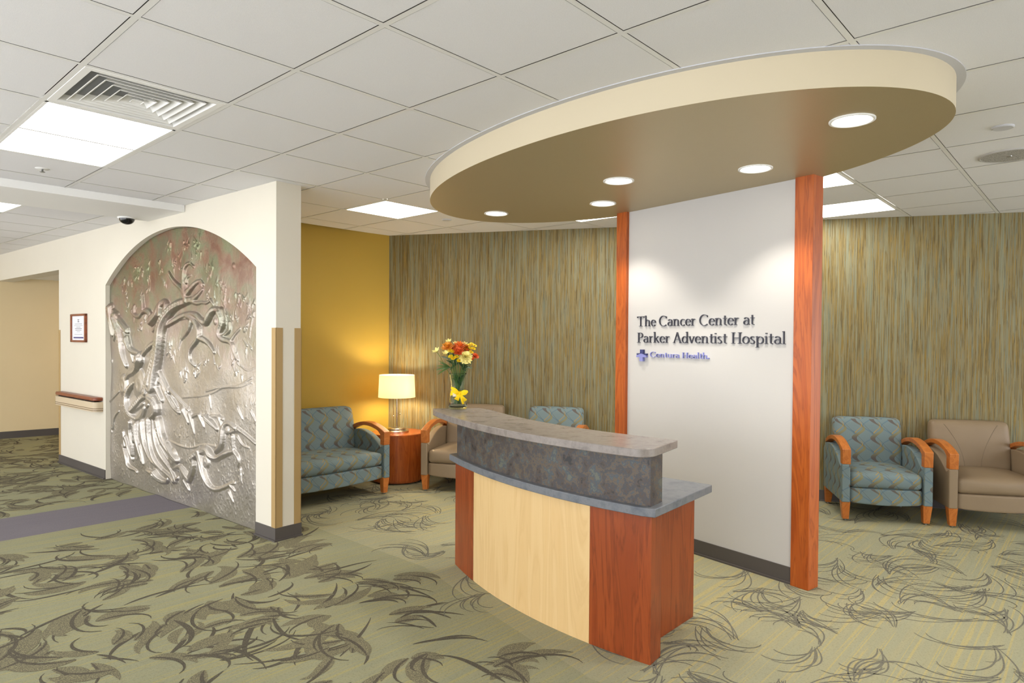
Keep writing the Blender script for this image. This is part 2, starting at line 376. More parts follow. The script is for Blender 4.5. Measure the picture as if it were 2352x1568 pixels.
# relief motif: chains of (along the wall, height, half width) in metres
RELIEF_STROKES=[[[2.171,1.024,0.124],[2.123,1.15,0.117],[2.051,1.286,0.11],[1.98,1.44,0.104],[1.946,1.561,0.097],[1.843,1.67,0.083],[1.709,1.746,0.06],[1.495,1.779,0.042],[1.412,1.786,0.036]],[[2.294,0.955,0.073],[2.22,1.126,0.052],[2.075,1.296,0.031]],[[2.075,1.029,0.038],[2.039,1.184,0.033],[1.981,1.338,0.028]],[[1.957,1.43,0.031],[2.17,1.407,0.035],[2.318,1.343,0.04],[2.445,1.266,0.035]],[[2.445,1.256,0.089],[2.522,1.147,0.058],[2.735,1.106,0.037],[2.803,1.049,0.03]],[[1.516,1.828,0.05],[1.579,1.888,0.04],[1.665,1.921,0.03],[1.775,1.976,0.029],[1.831,2.038,0.025]],[[1.516,1.828,0.046],[1.432,1.873,0.038],[1.33,1.925,0.028],[1.23,1.948,0.013],[1.191,1.909,0.018]],[[1.495,1.789,0.05],[1.526,1.886,0.045],[1.537,2.021,0.039],[1.495,2.086,0.029],[1.412,2.105,0.012],[1.35,2.067,0.016]],[[1.495,1.942,0.027],[1.474,1.989,0.017],[1.391,1.994,0.007]],[[1.391,1.785,0.033],[1.29,1.82,0.026],[1.201,1.868,0.018]],[[1.412,1.781,0.032],[1.31,1.75,0.02],[1.211,1.761,0.016],[1.133,1.749,0.015],[1.056,1.775,0.015]],[[1.056,1.775,0.021],[1.018,1.737,0.014]],[[1.888,1.701,0.058],[1.854,1.76,0.054],[1.957,1.798,0.025],[2.027,1.755,0.054],[2.004,1.673,0.051]],[[1.934,1.783,0.033],[2.05,1.745,0.053],[2.074,1.674,0.063],[2.219,1.615,0.064]],[[2.194,1.625,0.052],[2.243,1.698,0.041],[2.367,1.722,0.029],[2.469,1.649,0.025],[2.599,1.684,0.031],[2.626,1.717,0.035]],[[2.367,1.732,0.035],[2.392,1.817,0.029],[2.405,1.86,0.023]],[[2.586,1.683,0.024],[2.586,1.759,0.021]],[[1.843,1.58,0.033],[1.709,1.618,0.034],[1.579,1.656,0.03],[1.432,1.672,0.024],[1.29,1.651,0.034],[1.21,1.603,0.04],[1.132,1.583,0.034],[1.094,1.629,0.052],[1.037,1.683,0.047],[0.962,1.699,0.03],[0.889,1.662,0.046]],[[0.889,1.662,0.064],[0.852,1.599,0.059],[0.907,1.536,0.052],[0.925,1.482,0.047],[0.852,1.447,0.026],[0.745,1.439,0.024],[0.692,1.395,0.028],[0.674,1.343,0.022],[0.623,1.292,0.016]],[[0.763,1.58,0.026],[0.745,1.527,0.024],[0.834,1.491,0.017],[0.907,1.473,0.015]],[[0.736,1.439,0.022],[0.675,1.492,0.016],[0.589,1.539,0.011]],[[1.495,1.649,0.031],[1.371,1.624,0.036],[1.25,1.547,0.041],[1.24,1.491,0.04],[1.29,1.434,0.032],[1.391,1.386,0.029],[1.442,1.328,0.03],[1.432,1.261,0.025],[1.35,1.226,0.018]],[[1.25,1.463,0.032],[1.132,1.436,0.03],[1.056,1.39,0.027],[0.999,1.346,0.02]],[[1.391,1.605,0.04],[1.432,1.539,0.03],[1.537,1.481,0.02],[1.622,1.442,0.013]],[[1.622,1.442,0.017],[1.665,1.363,0.011]],[[1.911,1.561,0.022],[1.775,1.609,0.017],[1.601,1.627,0.013],[1.474,1.635,0.012]],[[2.098,1.562,0.026],[2.195,1.521,0.019]],[[3.365,1.767,0.021],[3.185,1.786,0.027],[3.04,1.692,0.045],[2.898,1.6,0.048],[2.761,1.522,0.051]],[[3.156,1.751,0.076],[3.156,1.626,0.056],[3.127,1.489,0.035]],[[3.025,1.658,0.084],[2.899,1.456,0.068],[2.899,1.323,0.054],[2.789,1.181,0.037]],[[2.761,1.435,0.068],[2.68,1.326,0.048],[2.496,1.308,0.023]],[[2.983,1.59,0.039],[3.098,1.432,0.022]],[[2.653,1.294,0.037],[2.627,1.23,0.026]],[[2.815,1.5,0.053],[2.761,1.435,0.052]],[[0.375,1.66,0.011],[0.423,1.568,0.01],[0.455,1.466,0.008]],[[0.588,1.249,0.008],[0.488,1.205,0.005],[0.357,1.248,0.006]],[[1.132,1.02,0.009],[0.869,1.07,0.008],[0.605,1.083,0.007],[0.422,1.161,0.008]],[[2.471,1.01,0.16]],[[2.872,0.979,0.117]],[[0.693,2.034,0.024]],[[0.999,1.6,0.03]],[[1.82,2.286,0.029]],[[3.187,1.215,0.027]],[[2.855,2.031,0.028]],[[0.53,1.526,0.02]],[[2.122,1.233,0.032],[1.981,1.095,0.033],[1.843,0.972,0.034]],[[1.981,1.064,0.044],[1.889,0.978,0.039]],[[2.369,1.056,0.024],[2.575,1.036,0.034],[2.735,0.952,0.052],[2.79,0.838,0.056],[2.709,0.723,0.049],[2.549,0.66,0.024],[2.395,0.715,0.039],[2.344,0.793,0.044]],[[2.628,0.762,0.058],[2.497,0.846,0.055],[2.394,0.906,0.034],[2.244,0.905,0.029]],[[2.22,0.906,0.065],[2.075,0.853,0.071],[2.052,0.783,0.07],[2.171,0.722,0.054]],[[2.523,0.684,0.03],[2.395,0.768,0.026],[2.269,0.83,0.022]],[[2.682,0.714,0.036],[2.549,0.778,0.029],[2.394,0.832,0.023]],[[2.682,0.627,0.037],[2.709,0.526,0.036],[2.656,0.422,0.034],[2.656,0.313,0.032]],[[2.55,0.617,0.039],[2.55,0.498,0.037],[2.498,0.396,0.034],[2.421,0.276,0.03]],[[2.42,0.649,0.041],[2.395,0.513,0.039],[2.345,0.413,0.037],[2.221,0.322,0.032],[2.076,0.278,0.027]],[[2.269,0.683,0.04],[2.27,0.526,0.039],[2.221,0.405,0.036],[2.124,0.313,0.032],[1.982,0.249,0.029]],[[2.147,0.693,0.039],[2.147,0.559,0.037],[2.076,0.442,0.033],[1.935,0.336,0.029],[1.799,0.273,0.027],[1.71,0.185,0.026]],[[2.04,0.682,0.071],[1.981,0.554,0.066],[1.866,0.475,0.059],[1.754,0.408,0.053],[1.666,0.379,0.046]],[[1.754,0.378,0.099]],[[2.819,0.46,0.038],[2.737,0.348,0.033],[2.656,0.269,0.029]],[[2.902,0.374,0.035],[2.792,0.275,0.033],[2.765,0.179,0.028],[2.603,0.167,0.018],[2.564,0.151,0.021]],[[2.874,0.51,0.028],[2.847,0.38,0.034]],[[2.602,0.601,0.024],[2.616,0.448,0.024]],[[2.472,0.42,0.026],[2.396,0.258,0.023]],[[2.005,0.47,0.026],[1.844,0.347,0.022],[1.666,0.29,0.018]],[[2.171,1.085,0.045],[2.075,0.997,0.038],[1.981,0.89,0.031]],[[1.935,1.004,0.044],[1.866,0.928,0.039],[1.754,0.835,0.031],[1.644,0.804,0.023]],[[2.075,1.079,0.028],[1.889,1.007,0.026],[1.709,0.947,0.024],[1.558,0.878,0.024],[1.453,0.837,0.022]],[[1.776,0.933,0.037],[1.666,0.841,0.016]],[[1.537,0.831,0.046],[1.473,0.73,0.021]],[[1.432,0.801,0.037],[1.391,0.718,0.025],[1.36,0.644,0.012]],[[1.432,0.772,0.018],[1.269,0.823,0.014],[1.132,0.805,0.015],[0.98,0.827,0.015],[0.869,0.808,0.019]],[[1.229,0.807,0.035],[1.17,0.719,0.015]],[[1.112,0.798,0.046],[1.017,0.751,0.034],[0.961,0.719,0.023]],[[0.924,0.813,0.033],[0.887,0.744,0.015]],[[0.639,0.757,0.028],[0.761,0.791,0.021],[0.851,0.756,0.039],[0.85,0.666,0.042],[0.869,0.593,0.039],[0.96,0.537,0.034]],[[1.866,0.536,0.011],[1.622,0.512,0.01],[1.432,0.508,0.008],[1.289,0.547,0.008],[1.131,0.578,0.008],[0.942,0.571,0.009]],[[1.37,0.443,0.054],[1.229,0.507,0.045],[1.112,0.539,0.043],[1.054,0.49,0.054],[0.96,0.474,0.028],[0.85,0.523,0.032],[0.761,0.551,0.025],[0.673,0.57,0.021]],[[0.788,0.726,0.036]],[[0.726,0.714,0.022],[0.639,0.74,0.017],[0.553,0.739,0.015]],[[0.604,0.752,0.02],[0.503,0.718,0.019],[0.356,0.665,0.017]],[[0.69,0.682,0.025],[0.69,0.568,0.021]],[[0.673,0.561,0.025],[0.604,0.517,0.024],[0.621,0.462,0.02]],[[0.621,0.689,0.016],[0.553,0.627,0.012],[0.453,0.62,0.007]],[[1.249,0.495,0.056],[1.209,0.406,0.051],[1.17,0.318,0.047],[1.092,0.236,0.038],[0.979,0.216,0.02],[0.85,0.253,0.018],[0.725,0.307,0.016],[0.672,0.315,0.012]],[[1.131,0.434,0.059]],[[1.35,0.446,0.049],[1.35,0.341,0.046],[1.432,0.244,0.042]],[[1.754,0.289,0.025],[1.622,0.335,0.026],[1.537,0.288,0.046],[1.452,0.241,0.049]],[[1.537,0.21,0.032],[1.452,0.145,0.018]],[[2.124,0.189,0.063],[2.029,0.15,0.043],[1.889,0.15,0.021],[1.855,0.185,0.033]],[[2.295,0.208,0.026],[2.124,0.189,0.035]],[[1.754,0.179,0.026],[1.666,0.221,0.02]],[[0.76,0.231,0.021],[0.689,0.162,0.01]],[[0.605,0.917,0.016],[0.537,0.836,0.01]],[[0.421,0.905,0.014],[0.356,0.834,0.011]],[[1.579,0.94,0.008],[1.23,0.971,0.007],[1.036,1.005,0.008],[0.851,1.07,0.007],[0.605,1.074,0.006],[0.422,1.126,0.007]],[[3.339,0.734,0.017],[3.159,0.826,0.015],[2.985,0.916,0.013]],[[3.16,0.529,0.026],[3.101,0.659,0.02],[2.986,0.714,0.013]],[[3.19,0.492,0.027]],[[1.982,0.249,0.025],[1.799,0.203,0.026],[1.754,0.179,0.028]],[[1.074,0.976,0.015],[1.055,0.885,0.01]],[[0.586,0.44,0.017],[0.569,0.347,0.01]],[[0.742,0.287,0.019],[0.672,0.253,0.012]]]
RELIEF_LEAVES=[[1.82,2.276],[1.537,2.272],[1.31,2.262],[1.665,2.156],[1.27,2.184],[1.401,2.142],[1.753,2.103],[1.601,2.045],[2.015,2.171],[2.015,2.049],[1.934,1.954],[2.317,2.129],[2.292,2.033],[2.546,2.111],[2.468,2.075],[2.572,2.006],[2.705,1.969],[2.897,1.966],[2.814,1.875],[2.787,1.753],[2.304,1.919],[2.443,1.84],[2.586,1.759],[2.639,1.63],[2.393,1.617],[2.47,1.532],[1.095,2.033],[1.075,1.968],[0.926,1.888],[0.853,1.911],[0.641,1.814],[0.556,1.776],[0.624,1.718],[0.798,1.74],[0.763,1.633],[0.675,1.614],[0.472,1.722],[0.407,1.703],[0.423,1.619],[0.522,1.535],[1.094,1.813],[1.211,1.919],[1.776,1.371],[1.753,1.302],[1.866,1.33],[1.495,1.202],[1.33,1.198],[1.579,1.17],[1.494,1.106],[1.35,1.14],[0.98,1.364],[0.943,1.238],[1.151,1.25],[0.674,1.281],[0.674,1.194],[0.605,1.188],[0.472,1.381],[0.944,1.771],[1.495,2.24],[1.056,2.04],[0.834,1.848]]
# ------------------------------------------------------------------ setting
T = .6096; H = 2.5905
# relief wall frame: s runs along the wall away from the column corner, n into the wall
RA = Vector((1.536, 1.897)); RD = (Vector((1.32, 6.49)) - RA).normalized(); RN = Vector((RD.y, -RD.x))
def RW(s, n, z): p = RA + RD * s + RN * n; return (p.x, p.y, z)
# sign wall frame: s from right post towards the left post, n out of the wall towards the visitor
SA = Vector((3.24, -1.144)); SD = (Vector((3.487, .18)) - SA).normalized(); SN = Vector((-SD.y, SD.x))
def SW(s, n, z): p = SA + SD * s + SN * n; return (p.x, p.y, z)
# wallpaper wall frame
PA = Vector((3.60, 3.317)); PD = Vector((2.68, -5.317)).normalized(); PN = Vector((-PD.y, PD.x))  # PN points away from the room
def PW(s, n, z): p = PA + PD * s + PN * n; return (p.x, p.y, z)

# floor with woven motifs
random.seed(5)
fl = MB()
bnd = [(1.5, -7.5), (1.5, -.9), (1.72, 0), (1.92, .7), (1.92, 3.32)]
fl.add([(x, y, 0) for x, y in [(-1.6, -7.5)] + bnd + [(-1.6, 3.32)]], [tuple(range(7))], 0)
fl.add([(-5.2, -7.5, 0), (-1.6, -7.5, 0), (-1.6, 9.6, 0), (-5.2, 9.6, 0)], [(0, 1, 2, 3)], 6)   # unseen pale strip added to bounce daylight up to the ceiling
fl.add([(x, y, 0) for x, y in [(-1.6, 3.32), (1.92, 3.32), (1.92, 4.04), (-1.6, 4.04)]], [(0, 1, 2, 3)], 2)
fl.add([(x, y, 0) for x, y in [(-1.6, 4.04), (5, 4.04), (5, 9.6), (-1.6, 9.6)]], [(0, 1, 2, 3)], 0)
fl.add([(x, y, 0) for x, y in [(1.92, 3.32), (5, 3.32), (5, 4.04), (1.92, 4.04)]], [(0, 1, 2, 3)], 1)
fl.add([(x, y, 0) for x, y in bnd[::-1] + [(9, -7.5), (9, 3.32)]], [tuple(range(7))[::-1]], 1)
def bx_of(y): return np.interp(y, [-7.5, -.9, 0, .7, 3.32], [1.5, 1.5, 1.72, 1.92, 1.92])
def stroke(x, y, ang, L, bend, W, mi, z, hook=0.0, n=11):
    pts = []; wd = []; px_, py_ = x, y; a = ang
    for i in range(n):
        t = i / (n - 1); pts.append((px_, py_)); wd.append(W * (math.sin(math.pi * min(1, max(0, t * .97 + .02))) ** .8) * (1.25 - .7 * t) + .002)
        st = L / (n - 1); a += (bend + hook * (t ** 3) * 4) / (n - 1); px_ += math.cos(a) * st; py_ += math.sin(a) * st
    fl.ribbon(pts, wd, z, mi)
zc = .0006
def sprig(x, y, big):
    global zc
    a = random.choice((0, math.pi)) + random.gauss(0, .5); n = random.randint(3, 5); sd = random.choice((-1, 1))
    for k in range(n):
        zc = .0005 + random.random() * .0008
        mi = 3 if random.random() < .42 else 4
        L = (random.uniform(.18, .48) if mi == 3 else random.uniform(.16, .34)) * big; W = (random.uniform(.012, .032) if mi == 3 else random.uniform(.06, .115)) * big
        q = random.uniform(-.2, 1.1) * (k / n) * sd
        X, Y = x + random.gauss(0, .08), y + random.gauss(0, .05)
        stroke(X, Y, a + q, L, sd * random.uniform(.1, 1.3), W, mi, zc, sd * random.uniform(0, 1.2))
        if mi == 4 and random.random() < .75: stroke(X, Y, a + q + sd * .15, L * 1.15, sd * random.uniform(.5, 1.4), .016 * big, 3, zc + .0003, sd * .8)
yy = -4.0
while yy < 9.2:
    xx = -2.2
    while xx < 4.6:
        X, Y = xx + random.uniform(-.2, .2), yy + random.uniform(-.16, .16)
        ok = (X < bx_of(Y) - .22 and Y < 3.05) or (Y > 4.3)
        if ok and not (X > 4.4): sprig(X, Y, random.uniform(.8, 1.15))
        xx += .30
    yy += .20
def scroll(x, y, sc):
    a = random.uniform(-.5, .9) + random.choice((0, math.pi)); sd = random.choice((-1, 1)); n = random.randint(4, 7)
    for k in range(n):
        L = random.uniform(.35, .75) * sc; b = sd * (1.5 + .22 * k + random.uniform(-.1, .1))
        pts = []; wd = []; px_, py_ = x + random.gauss(0, .012), y + random.gauss(0, .012); aa = a + k * .11 * sd; m = 16
        for i in range(m):
            t = i / (m - 1); pts.append((px_, py_)); wd.append(.0042 + .0035 * math.sin(math.pi * t)); aa += b * (.3 + 1.9 * t * t) / (m - 1)
            px_ += math.cos(aa) * L / (m - 1); py_ += math.sin(aa) * L / (m - 1)
        fl.ribbon(pts, wd, .0006 + .0001 * k, 5)
yy = -5.0
while yy < 3.1:
    xx = 1.6
    while xx < 7.2:
        X, Y = xx + random.uniform(-.2, .2), yy + random.uniform(-.18, .18)
        if X > bx_of(Y) + .1 and (X - 3.6) * 5.317 + (Y - 3.317) * 2.68 < -.6: scroll(X, Y, random.uniform(.42, .85))
        xx += .27
    yy += .24
floor = struct(fl.build('floor', [M['carpet_leaf'], M['carpet_scribble'], M['carpet_border'], M['leaf_dark'], M['leaf_mid'], M['scroll_yarn'], M['white']], recalc=False))
for p in floor.data.polygons:
    if p.normal.z < 0: p.flip()

# ceiling: lay-in tiles between recessed tees
TROFFERS = {'A': (0, 1, 2, 4), 'C': (4, 5, 3, 4), 'D': (6, 7, -2, 0), 'E': (8, 9, -2, 0), 'F': (6, 7, 0, 2),
            'G': (0, 1, -6, -4), 'I': (-4, -3, 2, 4), 'K': (-5, -4, -4, -2), 'L': (4, 5, -7, -5)}  # this row: unseen panels added to raise the ambient light
VENT = (0, 1, 1, 2)
def in_cells(i, j, c): return c[0] <= i < c[1] and c[2] <= j < c[3]
ce = MB()
def tile_grid(mb, org, ax, ay, i0, i1, j0, j1, skip, clip, pitch=T):
    def P(a, b, z): q = org + ax * a * pitch + ay * b * pitch; return (q.x, q.y, z)
    g = .0145 / pitch
    for i in range(i0, i1):
        for j in range(j0, j1):
            if skip(i, j): continue
            a0, a1, b0, b1 = i + g, i + 1 - g, j + g, j + 1 - g
            if clip:
                a0, a1, b0, b1 = max(a0, clip[0]), min(a1, clip[1]), max(b0, clip[2]), min(b1, clip[3])
                if a1 - a0 < .02 or b1 - b0 < .02: continue
            mb.add([P(a0, b0, H), P(a1, b0, H), P(a1, b1, H), P(a0, b1, H), P(a0, b0, H + .013), P(a1, b0, H + .013), P(a1, b1, H + .013), P(a0, b1, H + .013)],
                   [(0, 3, 2, 1), (0, 1, 5, 4), (1, 2, 6, 5), (2, 3, 7, 6), (3, 0, 4, 7)], 0)
    c = clip or (i0, i1, j0, j1)
    for i in range(i0, i1 + 1):
        if c[0] <= i <= c[1]:
            w_ = .0118 / pitch; mb.add([P(i - w_, c[2], H - .0015), P(i + w_, c[2], H - .0015), P(i + w_, c[3], H - .0015), P(i - w_, c[3], H - .0015)], [(0, 3, 2, 1)], 1)
    for j in range(j0, j1 + 1):
        if c[2] <= j <= c[3]:
            w_ = .0118 / pitch; mb.add([P(c[0], j - w_, H - .001), P(c[1], j - w_, H - .001), P(c[1], j + w_, H - .001), P(c[0], j + w_, H - .001)], [(0, 3, 2, 1)], 1)
occ = lambda i, j: any(in_cells(i, j, c) for c in TROFFERS.values()) or in_cells(i, j, VENT)
tile_grid(ce, Vector((0, 0)), Vector((1, 0)), Vector((0, 1)), -9, 14, -12, 6, occ, (-8.2, 13.6, -11.5, 3.33 / T))
ce.add([(-5, -7, H + .03), (8.3, -7, H + .03), (8.3, 9.4, H + .03), (-5, 9.4, H + .03)], [(0, 3, 2, 1)], 2)
struct(ce.build('ceiling', [M['ceil_tile'], M['tee'], M['plenum']], recalc=False))
c2 = MB()
FA = Vector((1.146, 5.0)); fd = Vector((-.070, 1.0)).normalized(); fx = Vector((fd.y, -fd.x))
TROF_FAR = (-1, 0, -2, -1)
tile_grid(c2, FA, fx, fd, -9, 3, -2, 7, lambda i, j: in_cells(i, j, (-2, -1, -1, 0)), (-9, .62, -1.45, 6.7), .62)
struct(c2.build('ceiling', [M['ceil_tile'], M['tee']], recalc=False))
c3 = MB(); c3.box((1.7, .13, 2.29), (7.6, 3.3, 2.31), mat=RW); struct(c3.build('ceiling', M['white']))
# bulkhead crossing the ceiling above the carpet border
b = MB(); b.box((-5, 3.325, 2.532), (RW(1.43, 0, 0)[0] - .003, 4.06, 2.66)); struct(b.build('trim_1', M['white']))
# relief wall
TH = .20; S0, S1 = .272, 3.212
def arch_z(s): R_, c_ = 2.69, (S0 + S1) / 2; return 2.43 - R_ + math.sqrt(max(0, R_ * R_ - (s - c_) ** 2))
rw = MB()
rw.box((0, 0, 0), (S0, TH, 2.66), mat=RW); rw.box((S1, 0, 0), (4.625, TH, 2.66), mat=RW)
rw.box((4.625, 0, 2.235), (7.35, TH, 2.66), mat=RW)
ns = 48
for i in range(ns):
    a0, a1 = S0 + (S1 - S0) * i / ns, S0 + (S1 - S0) * (i + 1) / ns; z0, z1 = arch_z(a0), arch_z(a1)
    rw.add([RW(a0, 0, z0), RW(a1, 0, z1), RW(a1, 0, 2.66), RW(a0, 0, 2.66), RW(a0, .06, z0), RW(a1, .06, z1)], [(0, 1, 2, 3), (0, 4, 5, 1)])
rw.box((S0 - .001, .058, 0), (S1 + .001, TH, 2.66), mat=RW)
struct(rw.build('wall_left', M['cream'], recalc=True))
wy = MB(); wy.add([(1.70, 3.44, 0), (3.62, 3.31, 0), (3.62, 3.31, 2.66), (1.70, 3.44, 2.66), (1.70, 3.56, 0), (3.80, 3.46, 0), (3.80, 3.46, 2.66), (1.70, 3.56, 2.66)],
    [(0, 1, 2, 3), (4, 7, 6, 5), (1, 5, 6, 2), (0, 3, 7, 4), (3, 2, 6, 7)]); struct(wy.build('wall_yellow_back', M['yellow_wall']))
wp = MB(); wp.box((-.05, 0, 0), (9.0, .12, 2.66), mat=PW); struct(wp.build('wall_back', M['wallpaper']))
wc = MB(); wc.box((-5, 0, 0), (4.7, .12, 2.66), mat=lambda x, y, z: (x, 9.30 - .112 * x + y, z)); struct(wc.build('wall_corridor_end', M['tan_wall']))
wc = MB(); wc.box((4.5, 3.5, 0), (4.62, 9.4, 2.66)); wc.box((1.72, 3.56, 0), (4.6, 3.62, 2.66)); struct(wc.build('wall_corridor_right', M['tan_wall']))
# the side of the lobby behind and left of the visitor: glazed bays between piers
ww = MB()
for y0_, y1_ in ((-7.2, -6.9), (-3.6, -3.45), (0, .15), (3.3, 3.7), (6.6, 6.8), (9.4, 10)): ww.box((-5.2, y0_, 0), (-5, y1_, 2.66))
ww.box((-5.2, -7, 0), (-5, 10, .12)); ww.box((-5.2, -7, 2.52), (-5, 10, 2.66)); struct(ww.build('wall_window_side', M['cream']))
ws = MB(); ws.box((-5.2, -7.2, 0), (2.6, -7, 2.66)); ws.box((7.9, -7.2, 0), (8.5, -7, 2.66)); ws.box((2.5, -7.2, 0), (8, -7, .12)); ws.box((2.5, -7.2, 2.52), (8, -7, 2.66)); ws.box((5.1, -7.2, 0), (5.3, -7, 2.66)); struct(ws.build('wall_near', M['cream']))  # unseen; right-hand opening added so daylight lifts the ceiling and chairs
# sign wall with its two cherry posts
sg = MB(); sg.box((-.012, -.10, 0), (1.35, 0, 2.445), mat=SW); struct(sg.build('wall_center', M['grey_wall']))
for i, (a, b_) in enumerate(((-.125, -.011), (1.348, 1.452))):
    m_ = MB(); m_.box((a, -.085, 0), (b_, .028, 2.59), mat=SW)
    o = m_.build('wood_post', M['cherry_orange'], bevel=.003)
    tag(o, ('tall orange cherry post at the right edge of the lettered wall', 'tall orange cherry post at the left edge of the lettered wall')[i], 'post', 'cherry posts framing the sign wall')
# oval soffit
EC = Vector((2.6157, -.3518)); EA, EB, ETH, EN = 1.7415, .9352, 1.3768, 2.05; ZS = 2.4453
def ell(t, k=1.0, add=0.0):
    c_, s_ = math.cos(t), math.sin(t); x = (EA + add) * math.copysign(abs(c_) ** (2 / EN), c_); y = (EB + add) * math.copysign(abs(s_) ** (2 / EN), s_)
    return (EC.x + x * math.cos(ETH) - y * math.sin(ETH), EC.y + x * math.sin(ETH) + y * math.cos(ETH))
NE = 160; ring = [ell(2 * math.pi * i / NE) for i in range(NE)]; ring2 = [ell(2 * math.pi * i / NE, 1, .035) for i in range(NE)]
root = empty('ceiling_soffit', (EC.x, EC.y, ZS), label='large oval dropped ceiling canopy with cream rim above the reception desk', cat='ceiling canopy')
m_ = MB(); m_.prism(ring, ZS, H + .02, cap=False); place(m_.build('rim', M['soffit_side'], smooth=True), root)
m_ = MB(); m_.add([(x, y, ZS) for x, y in ring], [tuple(range(NE))[::-1]]); place(m_.build('underside', M['soffit_bottom'], recalc=False), root)
m_ = MB(); m_.add([(x, y, H - .004) for x, y in ring] + [(x, y, H - .004) for x, y in ring2] + [(x, y, H + .01) for x, y in ring2], [(i, NE + i, NE + (i + 1) % NE, (i + 1) % NE) for i in range(NE)] + [(NE + i, 2 * NE + i, 2 * NE + (i + 1) % NE, NE + (i + 1) % NE) for i in range(NE)])
place(m_.build('edge_trim', M['trim_grey']), root)
# baseboards
def bboard(name, runs, fr):
    m = MB()
    for a, b_, n_, hh in runs:
        s_ = 1 if n_ > 0 else -1
        m.box((a, 0, 0), (b_, n_, hh), mat=fr); m.box((a - .002, 0, 0), (b_ + .002, n_ + s_ * .012, .012), mat=fr)
    return struct(m.build(name, M['baseboard']))
bboard('baseboard_left', [(0, S0 - .003, -.008, .095), (S1 + .003, 4.625, -.008, .095)], RW)
m = MB(); m.box((-.009, -.009, 0), (0, TH + .006, .095), mat=RW); m.box((-.02, -.02, 0), (0, TH + .01, .012), mat=RW); struct(m.build('baseboard_column', M['baseboard']))
bboard('baseboard_center', [(-.008, 1.346, .008, .10)], SW)
bboard('baseboard_back', [(.02, 8.8, -.008, .10)], PW)
m = MB(); m.box((-5, -.009, 0), (4.5, 0, .10), mat=lambda x, y, z: (x, 9.30 - .112 * x + y, z)); struct(m.build('baseboard_corridor', M['baseboard']))
m = MB(); m.add([(1.74, 3.427, 0), (3.6, 3.30, 0), (3.6, 3.30, .1), (1.74, 3.427, .1), (1.74, 3.44, .1), (3.6, 3.315, .1)], [(0, 1, 2, 3), (3, 2, 5, 4)]); struct(m.build('baseboard_yellow', M['baseboard']))
# corner guards
def guard(s, n0, n1, lab, side, z0=.095, z1=1.54):
    m = MB(); w_ = .052; t_ = .004
    if side == 'near':   # wraps the column corner nearest the visitor
        m.box((-.0 - t_, -t_, z0), (w_, 0, z1), mat=RW); m.box((-t_, -t_, z0), (0, w_, z1), mat=RW)
    elif side == 'far':
        m.box((-t_, TH - w_, z0), (0, TH + t_, z1), mat=RW); m.box((-t_, TH, z0), (w_, TH + t_, z1), mat=RW)
    else:
        m.box((4.625 - w_, -t_, z0), (4.625 + t_, 0, z1), mat=RW); m.box((4.625, -t_, z0), (4.625 + t_, w_, z1), mat=RW)
    return tag(m.build('corner_guard', M['guard']), lab, 'corner guard', 'tan wall corner guards')
guard(0, 0, 0, 'tan corner guard on the column edge next to the relief', 'near')
guard(0, 0, 0, 'tan corner guard on the column edge next to the yellow alcove', 'far')
guard(0, 0, 0, 'tan corner guard on the wall edge by the corridor opening', 'door')
# ------------------------------------------------------------------ ceiling fixtures
tl = {'A': 'large glowing ceiling light panel beside the square vent', 'C': 'glowing square ceiling light panel above the yellow alcove', 'D': 'glowing ceiling light panel just right of the right cherry post, nearer the canopy',
      'E': 'glowing ceiling light panel right of the right cherry post, close to the striped wall', 'F': 'ceiling light panel peeking as a thin strip under the canopy by the left post',
      'G': 'unseen ceiling fill panel added behind the visitor, on the right', 'I': 'unseen ceiling fill panel added near the window side', 'K': 'unseen ceiling fill panel added in the window corner', 'L': 'unseen ceiling fill panel added over the right of the lobby'}
for k_, (i0, i1, j0, j1) in TROFFERS.items():
    cx_, cy_ = (i0 + i1) / 2 * T, (j0 + j1) / 2 * T; hx, hy = (i1 - i0) * T / 2 - .010, (j1 - j0) * T / 2 - .010
    r = empty('ceiling_light', (cx_, cy_, H), label=tl[k_], cat='ceiling light', group='fluorescent ceiling panels')
    m = MB(); m.add([(-hx + .012, -hy + .012, 0), (hx - .012, -hy + .012, 0), (hx - .012, hy - .012, 0), (-hx + .012, hy - .012, 0)], [(0, 3, 2, 1)]); m.build('lens', M['troffer'], r, recalc=False)
    m = MB(); t_ = .014
    m.box((-hx, -hy, -.002), (hx, -hy + t_, .012)); m.box((-hx, hy - t_, -.002), (hx, hy, .012)); m.box((-hx, -hy, -.002), (-hx + t_, hy, .012)); m.box((hx - t_, -hy, -.002), (hx, hy, .012))
    m.build('frame', M['white'], r)
q = FA + fx * (-1.5 * .62) + fd * (-.5 * .62)
r = empty('ceiling_light', (q.x, q.y, H), math.atan2(fx.y, fx.x), 'glowing ceiling light panel at the far left beyond the white bulkhead', 'ceiling light', 'fluorescent ceiling panels')
m = MB(); m.box((-.295, -.295, 0), (.295, .295, .004)); m.build('lens', M['troffer'], r)
m = MB()
for a in range(4):
    cs, sn = math.cos(a * math.pi / 2), math.sin(a * math.pi / 2)
    m.box((-.305, -.305, -.002), (.305, -.292, .01), mat=lambda x, y, z, cs=cs, sn=sn: (x * cs - y * sn, x * sn + y * cs, z))
m.build('frame', M['white'], r)
# added corridor light, out of sight round the corner, brightening its walls
r = empty('ceiling_light', (2.7, 7.6, 2.288), label='unseen ceiling light panel added to brighten the side corridor', cat='ceiling light', group='fluorescent ceiling panels')
m = MB(); m.box((-.3, -.6, -.004), (.3, .6, 0)); m.build('lens', emit('corridor_fill_lens', '#ffdfb0', 7), r)
